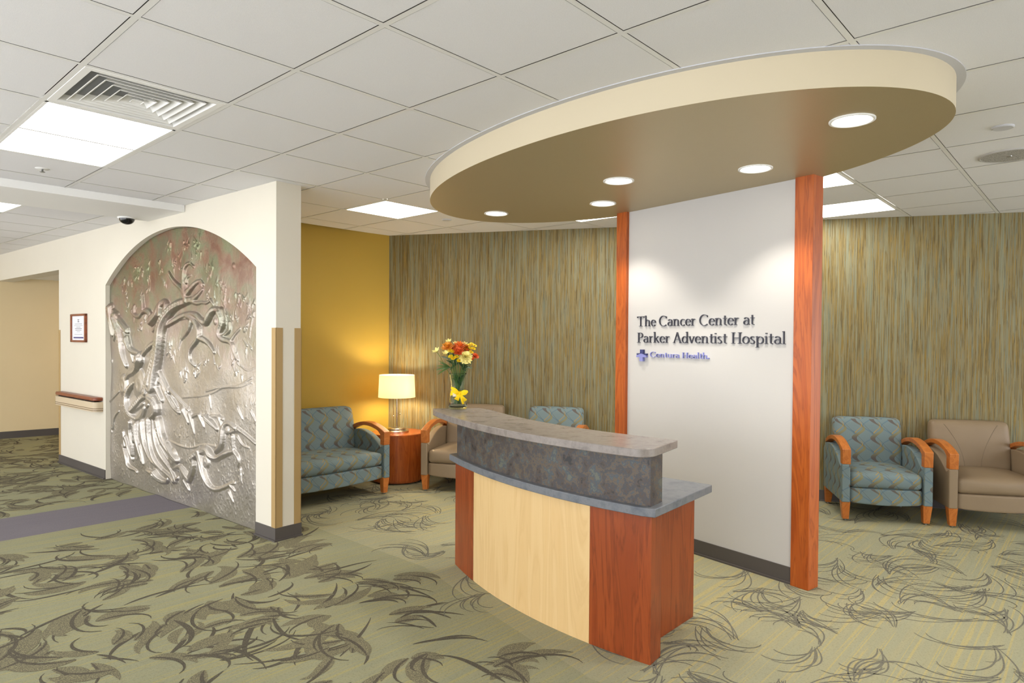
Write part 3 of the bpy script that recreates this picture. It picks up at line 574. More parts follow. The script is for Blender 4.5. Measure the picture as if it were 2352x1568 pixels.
# downlights in the canopy
cans = [((2.318, -1.702), 'recessed downlight nearest the right tip of the oval canopy'), ((2.849, -1.054), 'recessed downlight in the canopy just left of the right cherry post'),
        ((2.595, -.306), 'recessed downlight at the middle of the canopy, second from its left'), ((3.092, .151), 'sparkling recessed downlight in the canopy close to the left cherry post'),
        ((2.877, 1.0), 'recessed downlight nearest the left tip of the oval canopy')]
for (x, y), lab in cans:
    r = empty('recessed_downlight', (x, y, ZS), label=lab, cat='downlight', group='recessed downlights in the oval canopy')
    m = MB(); m.lathe([(.094, .0), (.094, -.005), (.086, -.007), (.078, -.003), (.078, .0)], 40); m.build('trim_ring', M['white'], r, smooth=True)
    m = MB(); m.lathe([(.0, -.002), (.079, -.002)], 32); m.build('lens', M['can_lens'], r, recalc=False)
    sp = spot('downlight', (x, y, ZS - .012), CAN_WATT, math.radians(104), .5, (1, .93, .82), radius=.07, aim=(x, y, 0)); sp.parent = r; sp.matrix_parent_inverse = Matrix.Translation(r.location).inverted()
# diffuser vent
r = empty('ceiling_vent', (.5 * T, 1.5 * T, H), label='square white ceiling air vent with nested louvres', cat='vent')
m = MB(); o_, i_ = .292, .262
def sq(a, z): return [(-a, -a, z), (a, -a, z), (a, a, z), (-a, a, z)]
def sqring(mb, a0, z0, a1, z1, mi=0): mb.add(sq(a0, z0) + sq(a1, z1), [(k, (k + 1) % 4, 4 + (k + 1) % 4, 4 + k) for k in range(4)], mi)
sqring(m, .300, .004, o_, -.003); sqring(m, o_, -.003, i_, -.003); sqring(m, i_, -.003, i_ - .012, .03); m.build('frame', M['white'], r)
for k in range(6):
    a = .232 - k * .041; m = MB(); sqring(m, a, -.001, a - .040, .040); sqring(m, a, -.001, a - .004, -.002); sqring(m, a - .004, -.002, a - .042, .037)
    m.build('louvre', M['white'], r)
m = MB(); m.add(sq(.022, .0), [(0, 1, 2, 3)]); m.build('center_plate', M['white'], r)
m = MB(); sqring(m, .30, .0, .30, .06); m.add(sq(.30, .06), [(0, 1, 2, 3)]); m.build('duct_backing', M['dark'], r)
# small round things
def disc(name, x, y, z, prof, mat, lab, cat, group=None):
    m = MB(); m.lathe(prof, 36, cap=False); o = m.build(name, mat, smooth=True, auto=.6); o.location = (x, y, z); return tag(o, lab, cat, group)
disc('smoke_detector', 3.402, -2.134, H, [(0, -.010), (.044, -.010), (.049, -.006), (.049, 0)], M['trim_grey'], 'small round white cover plate on the ceiling at the right edge of the photo', 'ceiling cover plate')
disc('sprinkler_cover', 3.349, 2.098, H, [(0, -.010), (.040, -.010), (.045, -.006), (.045, 0)], M['trim_grey'], 'small round sprinkler cover in the ceiling left of the canopy tip', 'sprinkler cover')
r = empty('fire_sprinkler', (.34, 2.785, H), label='small chrome sprinkler head in the ceiling tile next to the big light panel', cat='sprinkler')
m = MB(); m.lathe([(0, -.003), (.038, -.004), (.042, 0)], 28); m.build('escutcheon', M['white'], r, smooth=True)
m = MB(); m.lathe([(0, -.024), (.016, -.024), (.016, -.021), (.006, -.018), (.006, -.003)], 20); m.build('nozzle', M['steel'], r, smooth=True)
r = empty('ceiling_speaker', (4.06, -2.10, H), label='round grey perforated loudspeaker grille in the ceiling at the right edge', cat='ceiling speaker')
m = MB(); m.lathe([(.155, 0), (.155, -.006), (.145, -.010), (.138, -.006)], 44); m.build('bezel', paint('grey_bezel', '#b5b3b0', .5, .01), r, smooth=True)
def perf():
    k = N('perforated_grille'); vo = k.n('ShaderNodeTexVoronoi'); vo.inputs['Scale'].default_value = 160; k.l(k.coord(), vo.inputs['Vector'])
    return k.out(k.mix(k.math('LESS_THAN', vo.outputs[0], .35), '#b2b0ac', '#6a6866'), .6, .2)
m = MB(); m.lathe([(0, -.007), (.139, -.007)], 44); m.build('grille', perf(), r, recalc=False)
m = MB(); m.lathe([(0, -.011), (.012, -.011), (.014, -.007)], 16); m.build('badge', M['steel'], r)
r = empty('security_camera', (1.235, 4.0, 2.532), label='black dome security camera under the white bulkhead above the relief', cat='security camera')
m = MB(); m.lathe([(0, -.012), (.068, -.012), (.074, -.006), (.074, 0)], 36); m.build('mount', M['white'], r, smooth=True)
m = MB(); m.lathe([(.062 * math.cos(a * math.pi / 2 / 10), -.012 - .050 * math.sin(a * math.pi / 2 / 10)) for a in range(11)], 36); m.build('dome', M['black_gloss'], r, smooth=True)
# handrail between corridor opening and relief
r = empty('handrail', RW(3.97, 0, .72), label='wood capped handrail with striped bumper on the wall left of the relief', cat='handrail')
def RWr(s, n, z): x, y, z = RW(s, n, z); return (x, y, z)
def hround(s0, s1, d, rr):
    pts = []
    for k in range(7): a = math.pi / 2 * k / 6; pts.append((s0 + rr - rr * math.sin(a) , -d + rr - rr * math.cos(a)))
    pts = [(s0, 0)] + pts[::-1] + [(s1 - rr + rr * math.sin(math.pi / 2 * k / 6), -d + rr - rr * math.cos(math.pi / 2 * k / 6)) for k in range(7)] + [(s1, 0)]
    return pts
m = MB(); m.prism(hround(3.28, 4.50, .085, .05), .802, .838, mat=RW); place(m.build('grip', M['handrail_wood'], bevel=.010, auto=.7), r)
m = MB(); m.prism(hround(3.28, 4.50, .085, .05), .690, .790, mat=RW); place(m.build('bumper', paint('tan_vinyl_bumper', '#c9b89c', .45, .01), auto=.7), r)
for zz in (.703, .722):
    m = MB(); m.prism(hround(3.277, 4.503, .088, .052), zz, zz + .005, mat=RW); place(m.build('stripe', paint('brown_bumper_stripe', '#6b5238', .5, .0), auto=.7), r)
m = MB(); m.box((3.34, -.06, .786), (4.44, -.02, .806), mat=RW); place(m.build('bracket', M['dark'], None), r)
# framed certificate
r = empty('framed_certificate', RW(3.95, 0, 1.557), label='small brown framed certificate on the wall above the handrail', cat='picture frame')
s0, s1, z0, z1 = 3.722, 4.182, 1.403, 1.711; fr = .035
m = MB(); m.box((s0, -.022, z0), (s1, -.001, z0 + .022), mat=RW); m.box((s0, -.022, z1 - .022), (s1, -.001, z1), mat=RW); m.box((s0, -.022, z0), (s0 + fr, -.001, z1), mat=RW); m.box((s1 - fr, -.022, z0), (s1, -.001, z1), mat=RW)
place(m.build('frame', M['handrail_wood']), r)
m = MB(); m.box((s0 + fr - .003, -.012, z0 + .02), (s1 - fr + .003, -.008, z1 - .02), mat=RW); place(m.build('certificate_sheet', paint('white_paper', '#e6e6ea', .6, .0)), r)
ink = paint('grey_ink', '#77747c', .7, 0); pur = paint('purple_ink', '#4e4a78', .7, 0)
m = MB(); mid = (s0 + s1) / 2
for zz, hw, hh in ((1.600, .11, .004), (1.583, .13, .003), (1.566, .06, .004), (1.549, .10, .006), (1.532, .09, .005), (1.515, .05, .003), (1.488, .12, .003)): m.box((mid - hw, -.0135, zz), (mid + hw, -.012, zz + hh), mat=RW)
place(m.build('text_lines', ink), r)
m = MB(); m.box((mid - .15, -.0135, 1.445), (mid + .15, -.012, 1.460), mat=RW); place(m.build('footer_band', pur), r)
m = MB(); m.add([RW(mid + a, -.0135, z) for a, z in ((.03, 1.652), (-.035, 1.652), (0, 1.638), (.03, 1.622), (-.035, 1.622))], [(0, 1, 2), (2, 3, 4)]); place(m.build('emblem', ink, recalc=False), r)
# ------------------------------------------------------------------ relief panel
def relief_panel():
    NS, NZ = 500, 420; s = np.linspace(S0 + .002, S1 - .002, NS); c_ = (S0 + S1) / 2
    top = 2.43 - 2.69 + np.sqrt(2.69 ** 2 - (s - c_) ** 2) - .002
    Tt = np.linspace(0, 1, NZ); S = np.repeat(s[None, :], NZ, 0); Z = .0015 + Tt[:, None] * (top[None, :] - .0015)
    Hh = np.zeros_like(S)
    rng = np.random.RandomState(4)
    # rolling ground of the casting
    for _ in range(46):
        a, b_, ph = rng.uniform(2, 16), rng.uniform(1.5, 12), rng.uniform(0, 6.28); Hh += np.sin(a * S + b_ * Z * rng.choice([-1, 1]) + ph) * .0022 / (1 + .12 * (a + b_))
    base = Hh.copy()
    def seg(Hh, a, b_, ra, rb, hk):
        R = max(ra, rb); s0, s1 = min(a[0], b_[0]) - R, max(a[0], b_[0]) + R
        i0, i1 = np.searchsorted(s, s0), np.searchsorted(s, s1)
        if i1 <= i0: return
        sub = (slice(None), slice(i0, i1)); ss, zz = S[sub], Z[sub]
        dx, dz = b_[0] - a[0], b_[1] - a[1]; L2 = dx * dx + dz * dz + 1e-12
        t = np.clip(((ss - a[0]) * dx + (zz - a[1]) * dz) / L2, 0, 1)
        d = np.hypot(ss - a[0] - t * dx, zz - a[1] - t * dz); r_ = ra + (rb - ra) * t
        q = np.clip(1 - (d / r_) ** 2, 0, None)
        h = hk * np.minimum(r_, .07) * (q ** .5) * (1 + .10 * np.cos(d / r_ * 9.4 + 3 * np.sin(4 * (zz + ss))))
        Hh[sub] = np.maximum(Hh[sub], np.where(q > 0, base[sub] + h, -1))
    for st in RELIEF_STROKES:
        # smooth the chain
        P = np.array(st, float)
        if len(P) == 1: seg(Hh, P[0], P[0] + [.001, 0, 0], P[0][2], P[0][2], .35); continue
        for _ in range(2):
            Q = [P[0]]
            for i in range(len(P) - 1): Q += [P[i] * .75 + P[i + 1] * .25, P[i] * .25 + P[i + 1] * .75]
            P = np.array(Q + [P[-1]])
        for i in range(len(P) - 1): seg(Hh, P[i], P[i + 1], P[i][2] * .82, P[i + 1][2] * .80, .85)
    for (cs, cz) in RELIEF_LEAVES:
        for k in range(rng.randint(3, 6)):
            a = rng.uniform(-.9, .9) + rng.choice([math.pi / 2, math.pi / 2, -math.pi / 2]); L = rng.uniform(.03, .075); o1, o2 = rng.uniform(-.05, .05), rng.uniform(-.03, .03)
            seg(Hh, (cs + o1, cz + o2), (cs + o1 + L * math.cos(a) * 1.3, cz + o2 + L * math.sin(a)), rng.uniform(.007, .012), .003, .9)
    for _ in range(1100):   # hammered pits and beads in the lower field
        cs, cz = rng.uniform(S0, S1), abs(rng.normal(0, .45)) + .02
        if cz < 1.0: seg(Hh, (cs, cz), (cs + rng.uniform(-.03, .03), cz + rng.uniform(0, .05)), rng.uniform(.004, .008), .003, .45)
    for _ in range(1):
        Hh[1:-1, 1:-1] = (Hh[1:-1, 1:-1] * 4 + Hh[:-2, 1:-1] + Hh[2:, 1:-1] + Hh[1:-1, :-2] + Hh[1:-1, 2:]) / 8
    depth = .046 - Hh
    X = RA.x + RD.x * S + RN.x * depth; Y = RA.y + RD.y * S + RN.y * depth
    co = np.stack([X, Y, Z], -1).reshape(-1, 3)
    idx = np.arange(NS * NZ).reshape(NZ, NS)
    quads = np.stack([idx[:-1, :-1], idx[1:, :-1], idx[1:, 1:], idx[:-1, 1:]], -1).reshape(-1, 4)
    # rim going back to the niche
    bd = list(idx[0, :]) + list(idx[1:, -1]) + list(idx[-1, -2::-1]) + list(idx[-2:0:-1, 0]); nb = len(bd); nv = len(co)
    back = co[bd].copy(); back[:, 0] += RN.x * .008; back[:, 1] += RN.y * .008
    extra = np.array([[bd[i], bd[(i + 1) % nb], nv + (i + 1) % nb, nv + i] for i in range(nb)])
    allv = np.concatenate([co, back]); allf = np.concatenate([quads, extra])
    me = bpy.data.meshes.new('relief_panel'); me.vertices.add(len(allv)); me.vertices.foreach_set('co', allv.ravel())
    me.loops.add(allf.size); me.loops.foreach_set('vertex_index', allf.ravel().astype(np.int32))
    me.polygons.add(len(allf)); me.polygons.foreach_set('loop_start', np.arange(0, allf.size, 4, dtype=np.int32))
    me.polygons.foreach_set('use_smooth', np.ones(len(allf), dtype=bool))
    me.update(); me.validate(); me.materials.append(M['relief'])
    o = bpy.data.objects.new('relief_panel', me); COL.objects.link(o)
    return tag(o, 'arched silvery metal wall relief of a twisted tree, leaves, robes and a deer', 'wall relief')
relief_panel()
# ------------------------------------------------------------------ reception desk
FY = np.array([.61, .302, -.112, -.406, -.70, -1.036]); FX = np.array([2.10, 1.961, 1.836, 1.79, 1.768, 1.775])
_cf = np.polyfit(FY, FX, 2)
def dx(y): return float(np.polyval(_cf, y))
def doff(y, o):       # point offset o away from the curved front (negative = towards the visitor)
    g = float(np.polyval(np.polyder(_cf), y)); L = math.hypot(1, g); return (dx(y) + o / L, y - g * o / L)
def arcpts(ya, yb, o, n=24): return [doff(ya + (yb - ya) * i / n, o) for i in range(n + 1)]
desk = empty('reception_desk', (1.95, -.2, 0), label='curved reception desk with cherry and maple front and grey stone raised counter', cat='reception desk')
def panel(name, ya, yb, mat, z0=0, z1=.676, o0=0, o1=.11):
    m = MB(); m.prism(arcpts(ya, yb, o0) + arcpts(ya, yb, o1)[::-1], z0, z1); return place(m.build(name, mat, auto=.6), desk)
panel('front_panel', -1.036, -.706, M['cherry'])['label'] = 'red brown cherry front panel at the near end'
panel('front_panel', -.704, .301, M['maple'], o0=.001)['label'] = 'pale maple front panel in the middle'
panel('front_panel', .303, .60, M['cherry'])['label'] = 'narrow red brown cherry front panel at the far end'
m = MB(); m.box((1.86, -.932, 0), (2.397, -.905, .676)); place(m.build('end_panel', M['cherry'], bevel=.002), desk)
m = MB(); m.box((2.16, .515, 0), (2.397, .54, .676)); place(m.build('end_panel', M['cherry'], bevel=.002), desk)
m = MB(); m.prism(arcpts(-.905, .52, .11) + arcpts(-.905, .52, .135)[::-1], .05, .676); place(m.build('modesty_panel', M['maple'], auto=.6), desk)
m = MB(); m.prism([(1.763, -1.062), (2.41, -1.024), (2.41, .60)] + [doff(.64, -.03)] + arcpts(.62, -1.0, -.03), .676, .716); place(m.build('worktop', M['ledge'], bevel=.004, auto=.6), desk)
m = MB(); m.prism(arcpts(-1.027, .585, .004) + arcpts(-1.027, .585, .130)[::-1], .716, .951); place(m.build('counter_riser', M['slate'], auto=.6), desk)
# raised counter: concentric slab with rounded near corner
fr = arcpts(-.97, .80, -.098); bk = arcpts(-.985, .66, .275)
cr = []; cx0, cy0 = doff(-.97, -.098); 
for k in range(1, 9):
    a = math.pi / 2 * k / 8; cr.append((cx0 + .085 * (1 - math.cos(a)), cy0 - .085 * math.sin(a)))
outl = fr[::-1] + cr + [(2.045, -1.018)] + bk + [(2.405, .70), doff(.86, -.085)]
m = MB(); m.prism(outl, .951, .990); place(m.build('counter_top', M['slab_top'], bevel=.004, auto=.6), desk)
# ------------------------------------------------------------------ sign lettering
def arc(cx, cy, rx, ry, a0, a1, n=18): return [(cx + rx * math.cos(math.radians(a0 + (a1 - a0) * i / n)), cy + ry * math.sin(math.radians(a0 + (a1 - a0) * i / n))) for i in range(n + 1)]
def st(x, y0, y1, w=.115): return ('S', [(x, y0), (x, y1)], w)
def sf(x, y, w=.17): return ('F', [(x - w, y), (x + w, y)], .05)
XH = .64
GL = {
 'T': (.80, [('F', [(.02, .965), (.76, .965)], .07), st(.39, 0, .96), sf(.39, .025), ('F', [(.035, .97), (.035, .84)], .05), ('F', [(.745, .97), (.745, .84)], .05)]),
 'h': (.66, [st(.14, 0, 1.05), ('P', [(.14, .47)] + arc(.33, .46, .17, .17, 160, 0)[2:] + [(.50, 0)], 0), sf(.14, .025, .12), sf(.50, .025, .12), ('F', [(.04, 1.0), (.14, 1.04)], .06)]),
 'e': (.55, [('P', arc(.29, .315, .215, .30, 5, 320), 0), ('F', [(.09, .36), (.50, .36)], .05)]),
 'C': (.86, [('P', arc(.48, .485, .40, .49, 48, 312, 26), 0), ('F', [(.75, .92), (.75, .74)], .05)]),
 'a': (.56, [('P', arc(.27, .44, .17, .185, 155, 0) + [(.44, .08), (.53, .03)], 0), ('P', arc(.265, .19, .185, .175, 60, 330), 0)]),
 'n': (.68, [st(.14, 0, .62), ('P', [(.14, .45)] + arc(.33, .45, .17, .175, 160, 0)[2:] + [(.50, 0)], 0), sf(.14, .025, .12), sf(.50, .025, .12), ('F', [(.03, .58), (.14, .63)], .06)]),
 'c': (.49, [('P', arc(.29, .315, .215, .30, 50, 315), 0)]),
 'r': (.45, [st(.14, 0, .62), ('P', [(.14, .44), (.22, .56), (.31, .61), (.41, .57)], 0), sf(.14, .025, .12), ('F', [(.03, .58), (.14, .63)], .06)]),
 't': (.38, [('P', [(.18, .84), (.18, .14)] + arc(.29, .14, .11, .12, 180, 290), 0), ('F', [(.03, .60), (.36, .60)], .055)]),
 'P': (.62, [st(.16, 0, .98), ('P', [(.14, .965), (.34, .965)] + arc(.34, .73, .21, .235, 88, -88) + [(.16, .495)], 0), sf(.16, .025), ('F', [(.02, .97), (.16, .97)], .05)]),
 'k': (.60, [st(.14, 0, 1.05), ('F', [(.14, .28), (.46, .60)], .055), ('F', [(.24, .38), (.54, .02)], .115), sf(.14, .025, .12), ('F', [(.38, .61), (.54, .61)], .05), ('F', [(.04, 1.0), (.14, 1.04)], .06)]),
 'A': (.78, [('F', [(.08, 0), (.38, 1.0)], .06), ('F', [(.36, 1.0), (.69, 0)], .13), ('F', [(.18, .35), (.58, .35)], .05), sf(.08, .025, .11), sf(.69, .025, .12)]),
 'd': (.62, [('P', arc(.28, .315, .21, .30, 0, 360, 26), 0), st(.49, 0, 1.05), ('F', [(.49, .025), (.59, .025)], .05), ('F', [(.38, 1.0), (.49, 1.04)], .06)]),
 'v': (.54, [('F', [(.08, .62), (.28, 0)], .11), ('F', [(.28, 0), (.47, .62)], .055), sf(.09, .61, .10), sf(.46, .61, .09)]),
 'i': (.29, [st(.145, 0, .62), sf(.145, .025, .12), ('F', [(.03, .58), (.14, .63)], .06), ('F', [(.09, .88), (.20, .88)], .11)]),
 's': (.43, [('P', arc(.22, .47, .14, .145, 40, 200) + [(.15, .38), (.22, .32), (.30, .26)] + arc(.20, .155, .15, .145, 20, -145), 0)]),
 'H': (.86, [st(.17, 0, .98), st(.68, 0, .98), ('F', [(.17, .51), (.68, .51)], .055), sf(.17, .025, .14), sf(.68, .025, .14), sf(.17, .955, .14), sf(.68, .955, .14)]),
 'o': (.57, [('P', arc(.285, .315, .225, .30, 0, 360, 26), 0)]),
 'p': (.64, [st(.14, -.30, .62), ('P', arc(.34, .315, .22, .29, 170, -170, 26), 0), sf(.14, -.28, .12), ('F', [(.03, .58), (.14, .63)], .06)]),
 'l': (.29, [st(.145, 0, 1.05), sf(.145, .025, .12), ('F', [(.04, 1.0), (.14, 1.04)], .06)]),
 'u': (.66, [('P', [(.14, .62), (.14, .2)] + arc(.31, .20, .17, .18, 180, 350), 0), st(.50, 0, .62), ('F', [(.50, .025), (.60, .025)], .05), ('F', [(.03, .6), (.14, .6)], .06), ('F', [(.39, .6), (.50, .6)], .06)]),
 '.': (.22, [('P', arc(.10, .10, .07, .09, 0, 360, 16), 0)]),
}
def glyph_mesh(mb, ch, s_right, z, sc, sx, n0, n1):
    bold = 1.0 if sc > .06 else .8
    if True: pass
    """s decreases to the reader's right: s = s_right - x"""
    for kind_, path, w_ in GL[ch][1]:
        n = len(path); L = []; R_ = []
        for i, (x, y) in enumerate(path):
            ax, ay = path[max(i - 1, 0)]; bx_, by_ = path[min(i + 1, n - 1)]; ex, ey = bx_ - ax, by_ - ay; l_ = math.hypot(ex, ey) or 1; ex, ey = ex / l_, ey / l_
            if kind_ == 'P': ww_ = (.034 + .052 * abs(ex * math.sin(math.radians(20)) + ey * math.cos(math.radians(20)))) * bold
            else: ww_ = w_ * .76 * bold
            L.append((x - ey * ww_ / 2, y + ex * ww_ / 2)); R_.append((x + ey * ww_ / 2, y - ex * ww_ / 2))
        vs = []
        for nn in (n0, n1):
            for q in L + R_: vs.append(SW(s_right - q[0] * sc * sx, nn, z + q[1] * sc))
        o = 2 * n; fs = []
        for i in range(n - 1):
            fs += [(o + i, o + i + 1, o + n + i + 1, o + n + i), (i, i + 1, o + i + 1, o + i), (n + i, o + n + i, o + n + i + 1, n + i + 1)]
        fs += [(0, o, o + n, n), (n - 1, 2 * n - 1, o + 2 * n - 1, o + n - 1)]
        mb.add(vs, fs)
ink_d = paint('dark_slate_letter_metal', '#41424c', .45, .01, .4, .2)
ink_l = paint('lavender_letter_metal', '#8f93d2', .35, .01, .5, .35)
def line(text, s_left, s_end, z, cap, mat, name, lab, n1=.010):
    root = empty(name, SW((s_left + s_end) / 2, .001, z), label=lab, cat='wall sign')
    nat = sum(GL[c][0] if c != ' ' else .30 for c in text); sx = (s_left - s_end) / (nat * cap); x = s_left
    for c in text:
        if c == ' ': x -= .30 * cap * sx; continue
        m = MB(); glyph_mesh(m, c, x, z, cap, sx, .001, n1); place(m.build('letter', mat), root); x -= GL[c][0] * cap * sx
    return root
line('The Cancer Center at', 1.252, .262, 1.5725, .075, ink_d, 'sign_lettering', 'top line of raised dark serif letters on the pale wall reading The Cancer Center at')
line('Parker Adventist Hospital', 1.250, .048, 1.4515, .075, ink_d, 'sign_lettering', 'second line of raised dark serif letters reading Parker Adventist Hospital')
br = line('Centura Health.', 1.122, .600, 1.346, .040, ink_l, 'logo_lettering', 'small lavender cross logo and letters under the two dark sign lines', .012)
def crs(s, z): return SW(s, .001, z)
cs_, cz_, u_ = 1.194, 1.357, .043
m = MB()
def plate(poly, mat, name, n1):
    m = MB(); m.prism([(0, 0)] * 0 + poly, .001, n1, mat=lambda x, z, n: SW(x, n, z)); return place(m.build(name, mat), br)
a_ = .0155
plate([(cs_ - a_, cz_ + .043), (cs_ + a_, cz_ + .043), (cs_ + a_, cz_ + .014), (cs_ + .048, cz_ + .014), (cs_ + .048, cz_ + .002), (cs_, cz_ + .018), (cs_ - .048, cz_ + .002), (cs_ - .048, cz_ + .014), (cs_ - a_, cz_ + .014)], paint('navy_logo_metal', '#3d4270', .4, .01), 'cross_upper', .020)
plate([(cs_, cz_ + .015), (cs_ + .048, cz_ - .002), (cs_ + .048, cz_ - .014), (cs_ + a_, cz_ - .014), (cs_ + a_, cz_ - .044), (cs_ - a_, cz_ - .044), (cs_ - a_, cz_ - .014), (cs_ - .048, cz_ - .014), (cs_ - .048, cz_ - .002)], ink_l, 'cross_lower', .024)
# ------------------------------------------------------------------ seating
def seat_unit(name, W, fab, wood_m, label, cat, group, seams=False):
    """W = distance between the centres of the front legs; front faces -y, origin on the floor at the centre of the legs"""
    r = empty(name, label=label, cat=cat, group=group); h = W / 2; zl = .155
    # legs
    for sx in (-1, 1):
        for fy, spl in ((-.295, 0), (.235, .045)):
            m = MB(); a0, a1 = .034, .023
            cx0, cx1, cy0_, cy1_ = sx * h, sx * (h - .004), fy, fy + spl
            def ringp(cx_, cy_, a, z): return [(cx_ - a, cy_ - a, z), (cx_ + a, cy_ - a, z), (cx_ + a, cy_ + a, z), (cx_ - a, cy_ + a, z)]
            m.add(ringp(cx1, cy1_, a1, .014) + ringp(cx0, cy0_, a0, zl + .005), [(3, 2, 1, 0), (4, 5, 6, 7)] + [(k, (k + 1) % 4, 4 + (k + 1) % 4, 4 + k) for k in range(4)])
            lg = m.build('leg', wood_m, r, bevel=.003)
            m = MB(); m.lathe([(0, 0), (.011, 0), (.012, .014), (0, .014)], 12, c=(cx1, cy1_)); m.build('glide', M['steel'], lg)
    # upholstered side panels with arched top
    for sx in (-1, 1):
        m = MB(); prof = [(-.335, zl), (.29, zl), (.305, .50)] + [(.305 - .575 * t, .50 + .085 * math.sin(math.pi * (.18 + .66 * t)) - .10 * t ** 3) for t in [i / 14 for i in range(1, 15)]] + [(-.325, .47), (-.335, .46)]
        xi, xo = sx * (h - .030), sx * (h + .033); n = len(prof)
        vs = [(xi, y, z) for y, z in prof] + [(xo, y, z) for y, z in prof]
        m.add(vs, [(i, (i + 1) % n, n + (i + 1) % n, n + i) for i in range(n)] + [tuple(range(n)), tuple(range(n, 2 * n))[::-1]])
        m.build('arm_panel', fab, r, uv=True, bevel=.012, auto=.7)
    # wooden armrests: front post then a bent rail rising and dropping to the back
    for sx in (-1, 1):
        m = MB(); ctr = [(-.302, .468), (-.304, .52), (-.306, .562)]
        path = [(-.334, .555)]
        top = [(-.338, .588)] + [(-.338 + .575 * t, .588 + .082 * math.sin(math.pi * min(1, t * .86)) ** .9 - .030 * t ** 2.2) for t in [i / 16 for i in range(1, 17)]]
        bot = [(y + (.004 if i else .065), z - .036) for i, (y, z) in enumerate(top)]
        bot = [(y, z) for y, z in bot if y > -.262]
        prof = [(-.338, .588)] + top[1:] + bot[::-1] + [(-.270, .560), (-.272, .466), (-.333, .466)]
        n = len(prof); a, b_ = sx * h - .033, sx * h + .033
        m.add([(a, y, z) for y, z in prof] + [(b_, y, z) for y, z in prof], [(i, (i + 1) % n, n + (i + 1) % n, n + i) for i in range(n)] + [tuple(range(n)), tuple(range(n, 2 * n))[::-1]])
        m.build('armrest', wood_m, r, bevel=.004, auto=.6)
    wi = W - .064
    m = MB(); m.rbox((0, -.02, .335), (wi, .60, .125), .035, 14, bulge=(0, .018, .030)); m.build('seat_cushion', fab, r, smooth=True, uv=True)
    def sk(x, y, z): return (x, y - .018 * (1 - (2 * x / wi) ** 2), z - (.014 * (1 - (2 * x / wi) ** 2) if z < .2 else 0))
    m = MB(); m.rbox((0, 0, .212), (wi - .004, .62, .122), .012, 12, fn=sk); m.build('seat_base', fab, r, smooth=True, uv=True)
    def bk(x, y, z):
        t = (z - .36) / .45; hw = wi / 2
        k = 1 + .055 * math.sin(math.pi * min(1, max(0, t) * .62)) ** .8 - .05 * max(0, t) ** 3
        return (x * k, y + .07 * t, z)
    m = MB(); m.rbox((0, .200, .577), (wi - .002, .115, .434), .040, 16, bulge=(0, .016, .004), fn=bk); back = m.build('backrest', fab, r, smooth=True, uv=True)
    if seams:
        for sx in (-1, 1):
            m = MB(); pts = []
            for i in range(15):
                t = i / 14; x = sx * (.205 - .145 * math.sin(t * math.pi / 2) ** .9 if t < 1 else .06); z = .765 - .38 * t
                yy_ = .200 - .0575 - .016 * (1 - (2 * x / wi) ** 2) * (1 - ((z - .585) / .225) ** 2) + .07 * (z - .36) / .45
                pts.append((x, yy_ + .0005, z))
            m.tube(pts, .0016, 6); m.build('seam', M['seam'], back)
    return r
XR = Vector((.494, -.870)); angR = math.atan2(XR.y, XR.x); YR = Vector((-XR.y, XR.x))
def at_leg(px_, py_, xd, W): p = Vector((px_, py_)) + xd * W / 2 + Vector((-xd.y, xd.x)) * .295; return (p.x, p.y, 0)
WP = .607
pat = seat_unit('armchair', WP, M['pattern'], M['arm_wood'], 'blue ribbon patterned armchair right of the right cherry post', 'armchair', 'waiting room armchairs')
tau = seat_unit('armchair', WP + .05, M['taupe'], M['arm_wood'], 'plain taupe armchair at the right edge next to the patterned armchair', 'armchair', 'waiting room armchairs', True)
def put(o, loc, rz): o.location = loc; o.rotation_euler = (0, 0, rz); return o
put(pat, at_leg(5.01, -.956, XR, WP), angR); put(tau, at_leg(5.372, -1.645, XR, WP + .05), angR)
XL = Vector((.450, -.893)); angL = math.atan2(XL.y, XL.x)
o = copy_tree(tau); o['label'] = 'plain taupe armchair beside the drum table, half behind the desk'; put(o, at_leg(3.32, 2.352, XL, WP + .05), angL)
P2 = Vector((3.32, 2.352)) + XL * .87
o = copy_tree(pat); o['label'] = 'blue ribbon patterned armchair with only its back showing above the desk counter'; put(o, at_leg(P2.x, P2.y, XL, WP), angL)
P3 = Vector((5.393, -1.635)) + XR * .84
# loveseat against the ochre wall
WL = 1.17
lv = seat_unit('loveseat', WL, M['pattern'], M['arm_wood'], 'blue ribbon patterned two seat sofa against the ochre yellow wall', 'sofa', None)
put(lv, (2.975 - WL / 2, 2.545 + .295, 0), math.radians(-1.5))
# drum table
TC = (3.435, 2.93); TR = .275
r = empty('drum_table', TC + (0,), label='round cherry drum side table in the corner holding the lamp', cat='side table')
m = MB(); m.lathe([(0, .012), (TR - .02, .012), (TR - .02, .03), (TR, .03), (TR, .475)], 64); m.build('drum', M['table_wood'], r, auto=.6)
m = MB(); m.lathe([(0, .475), (TR + .003, .475), (TR + .003, .495), (TR - .002, .500), (0, .500)], 64); m.build('tabletop', M['table_wood'], r, auto=.6)
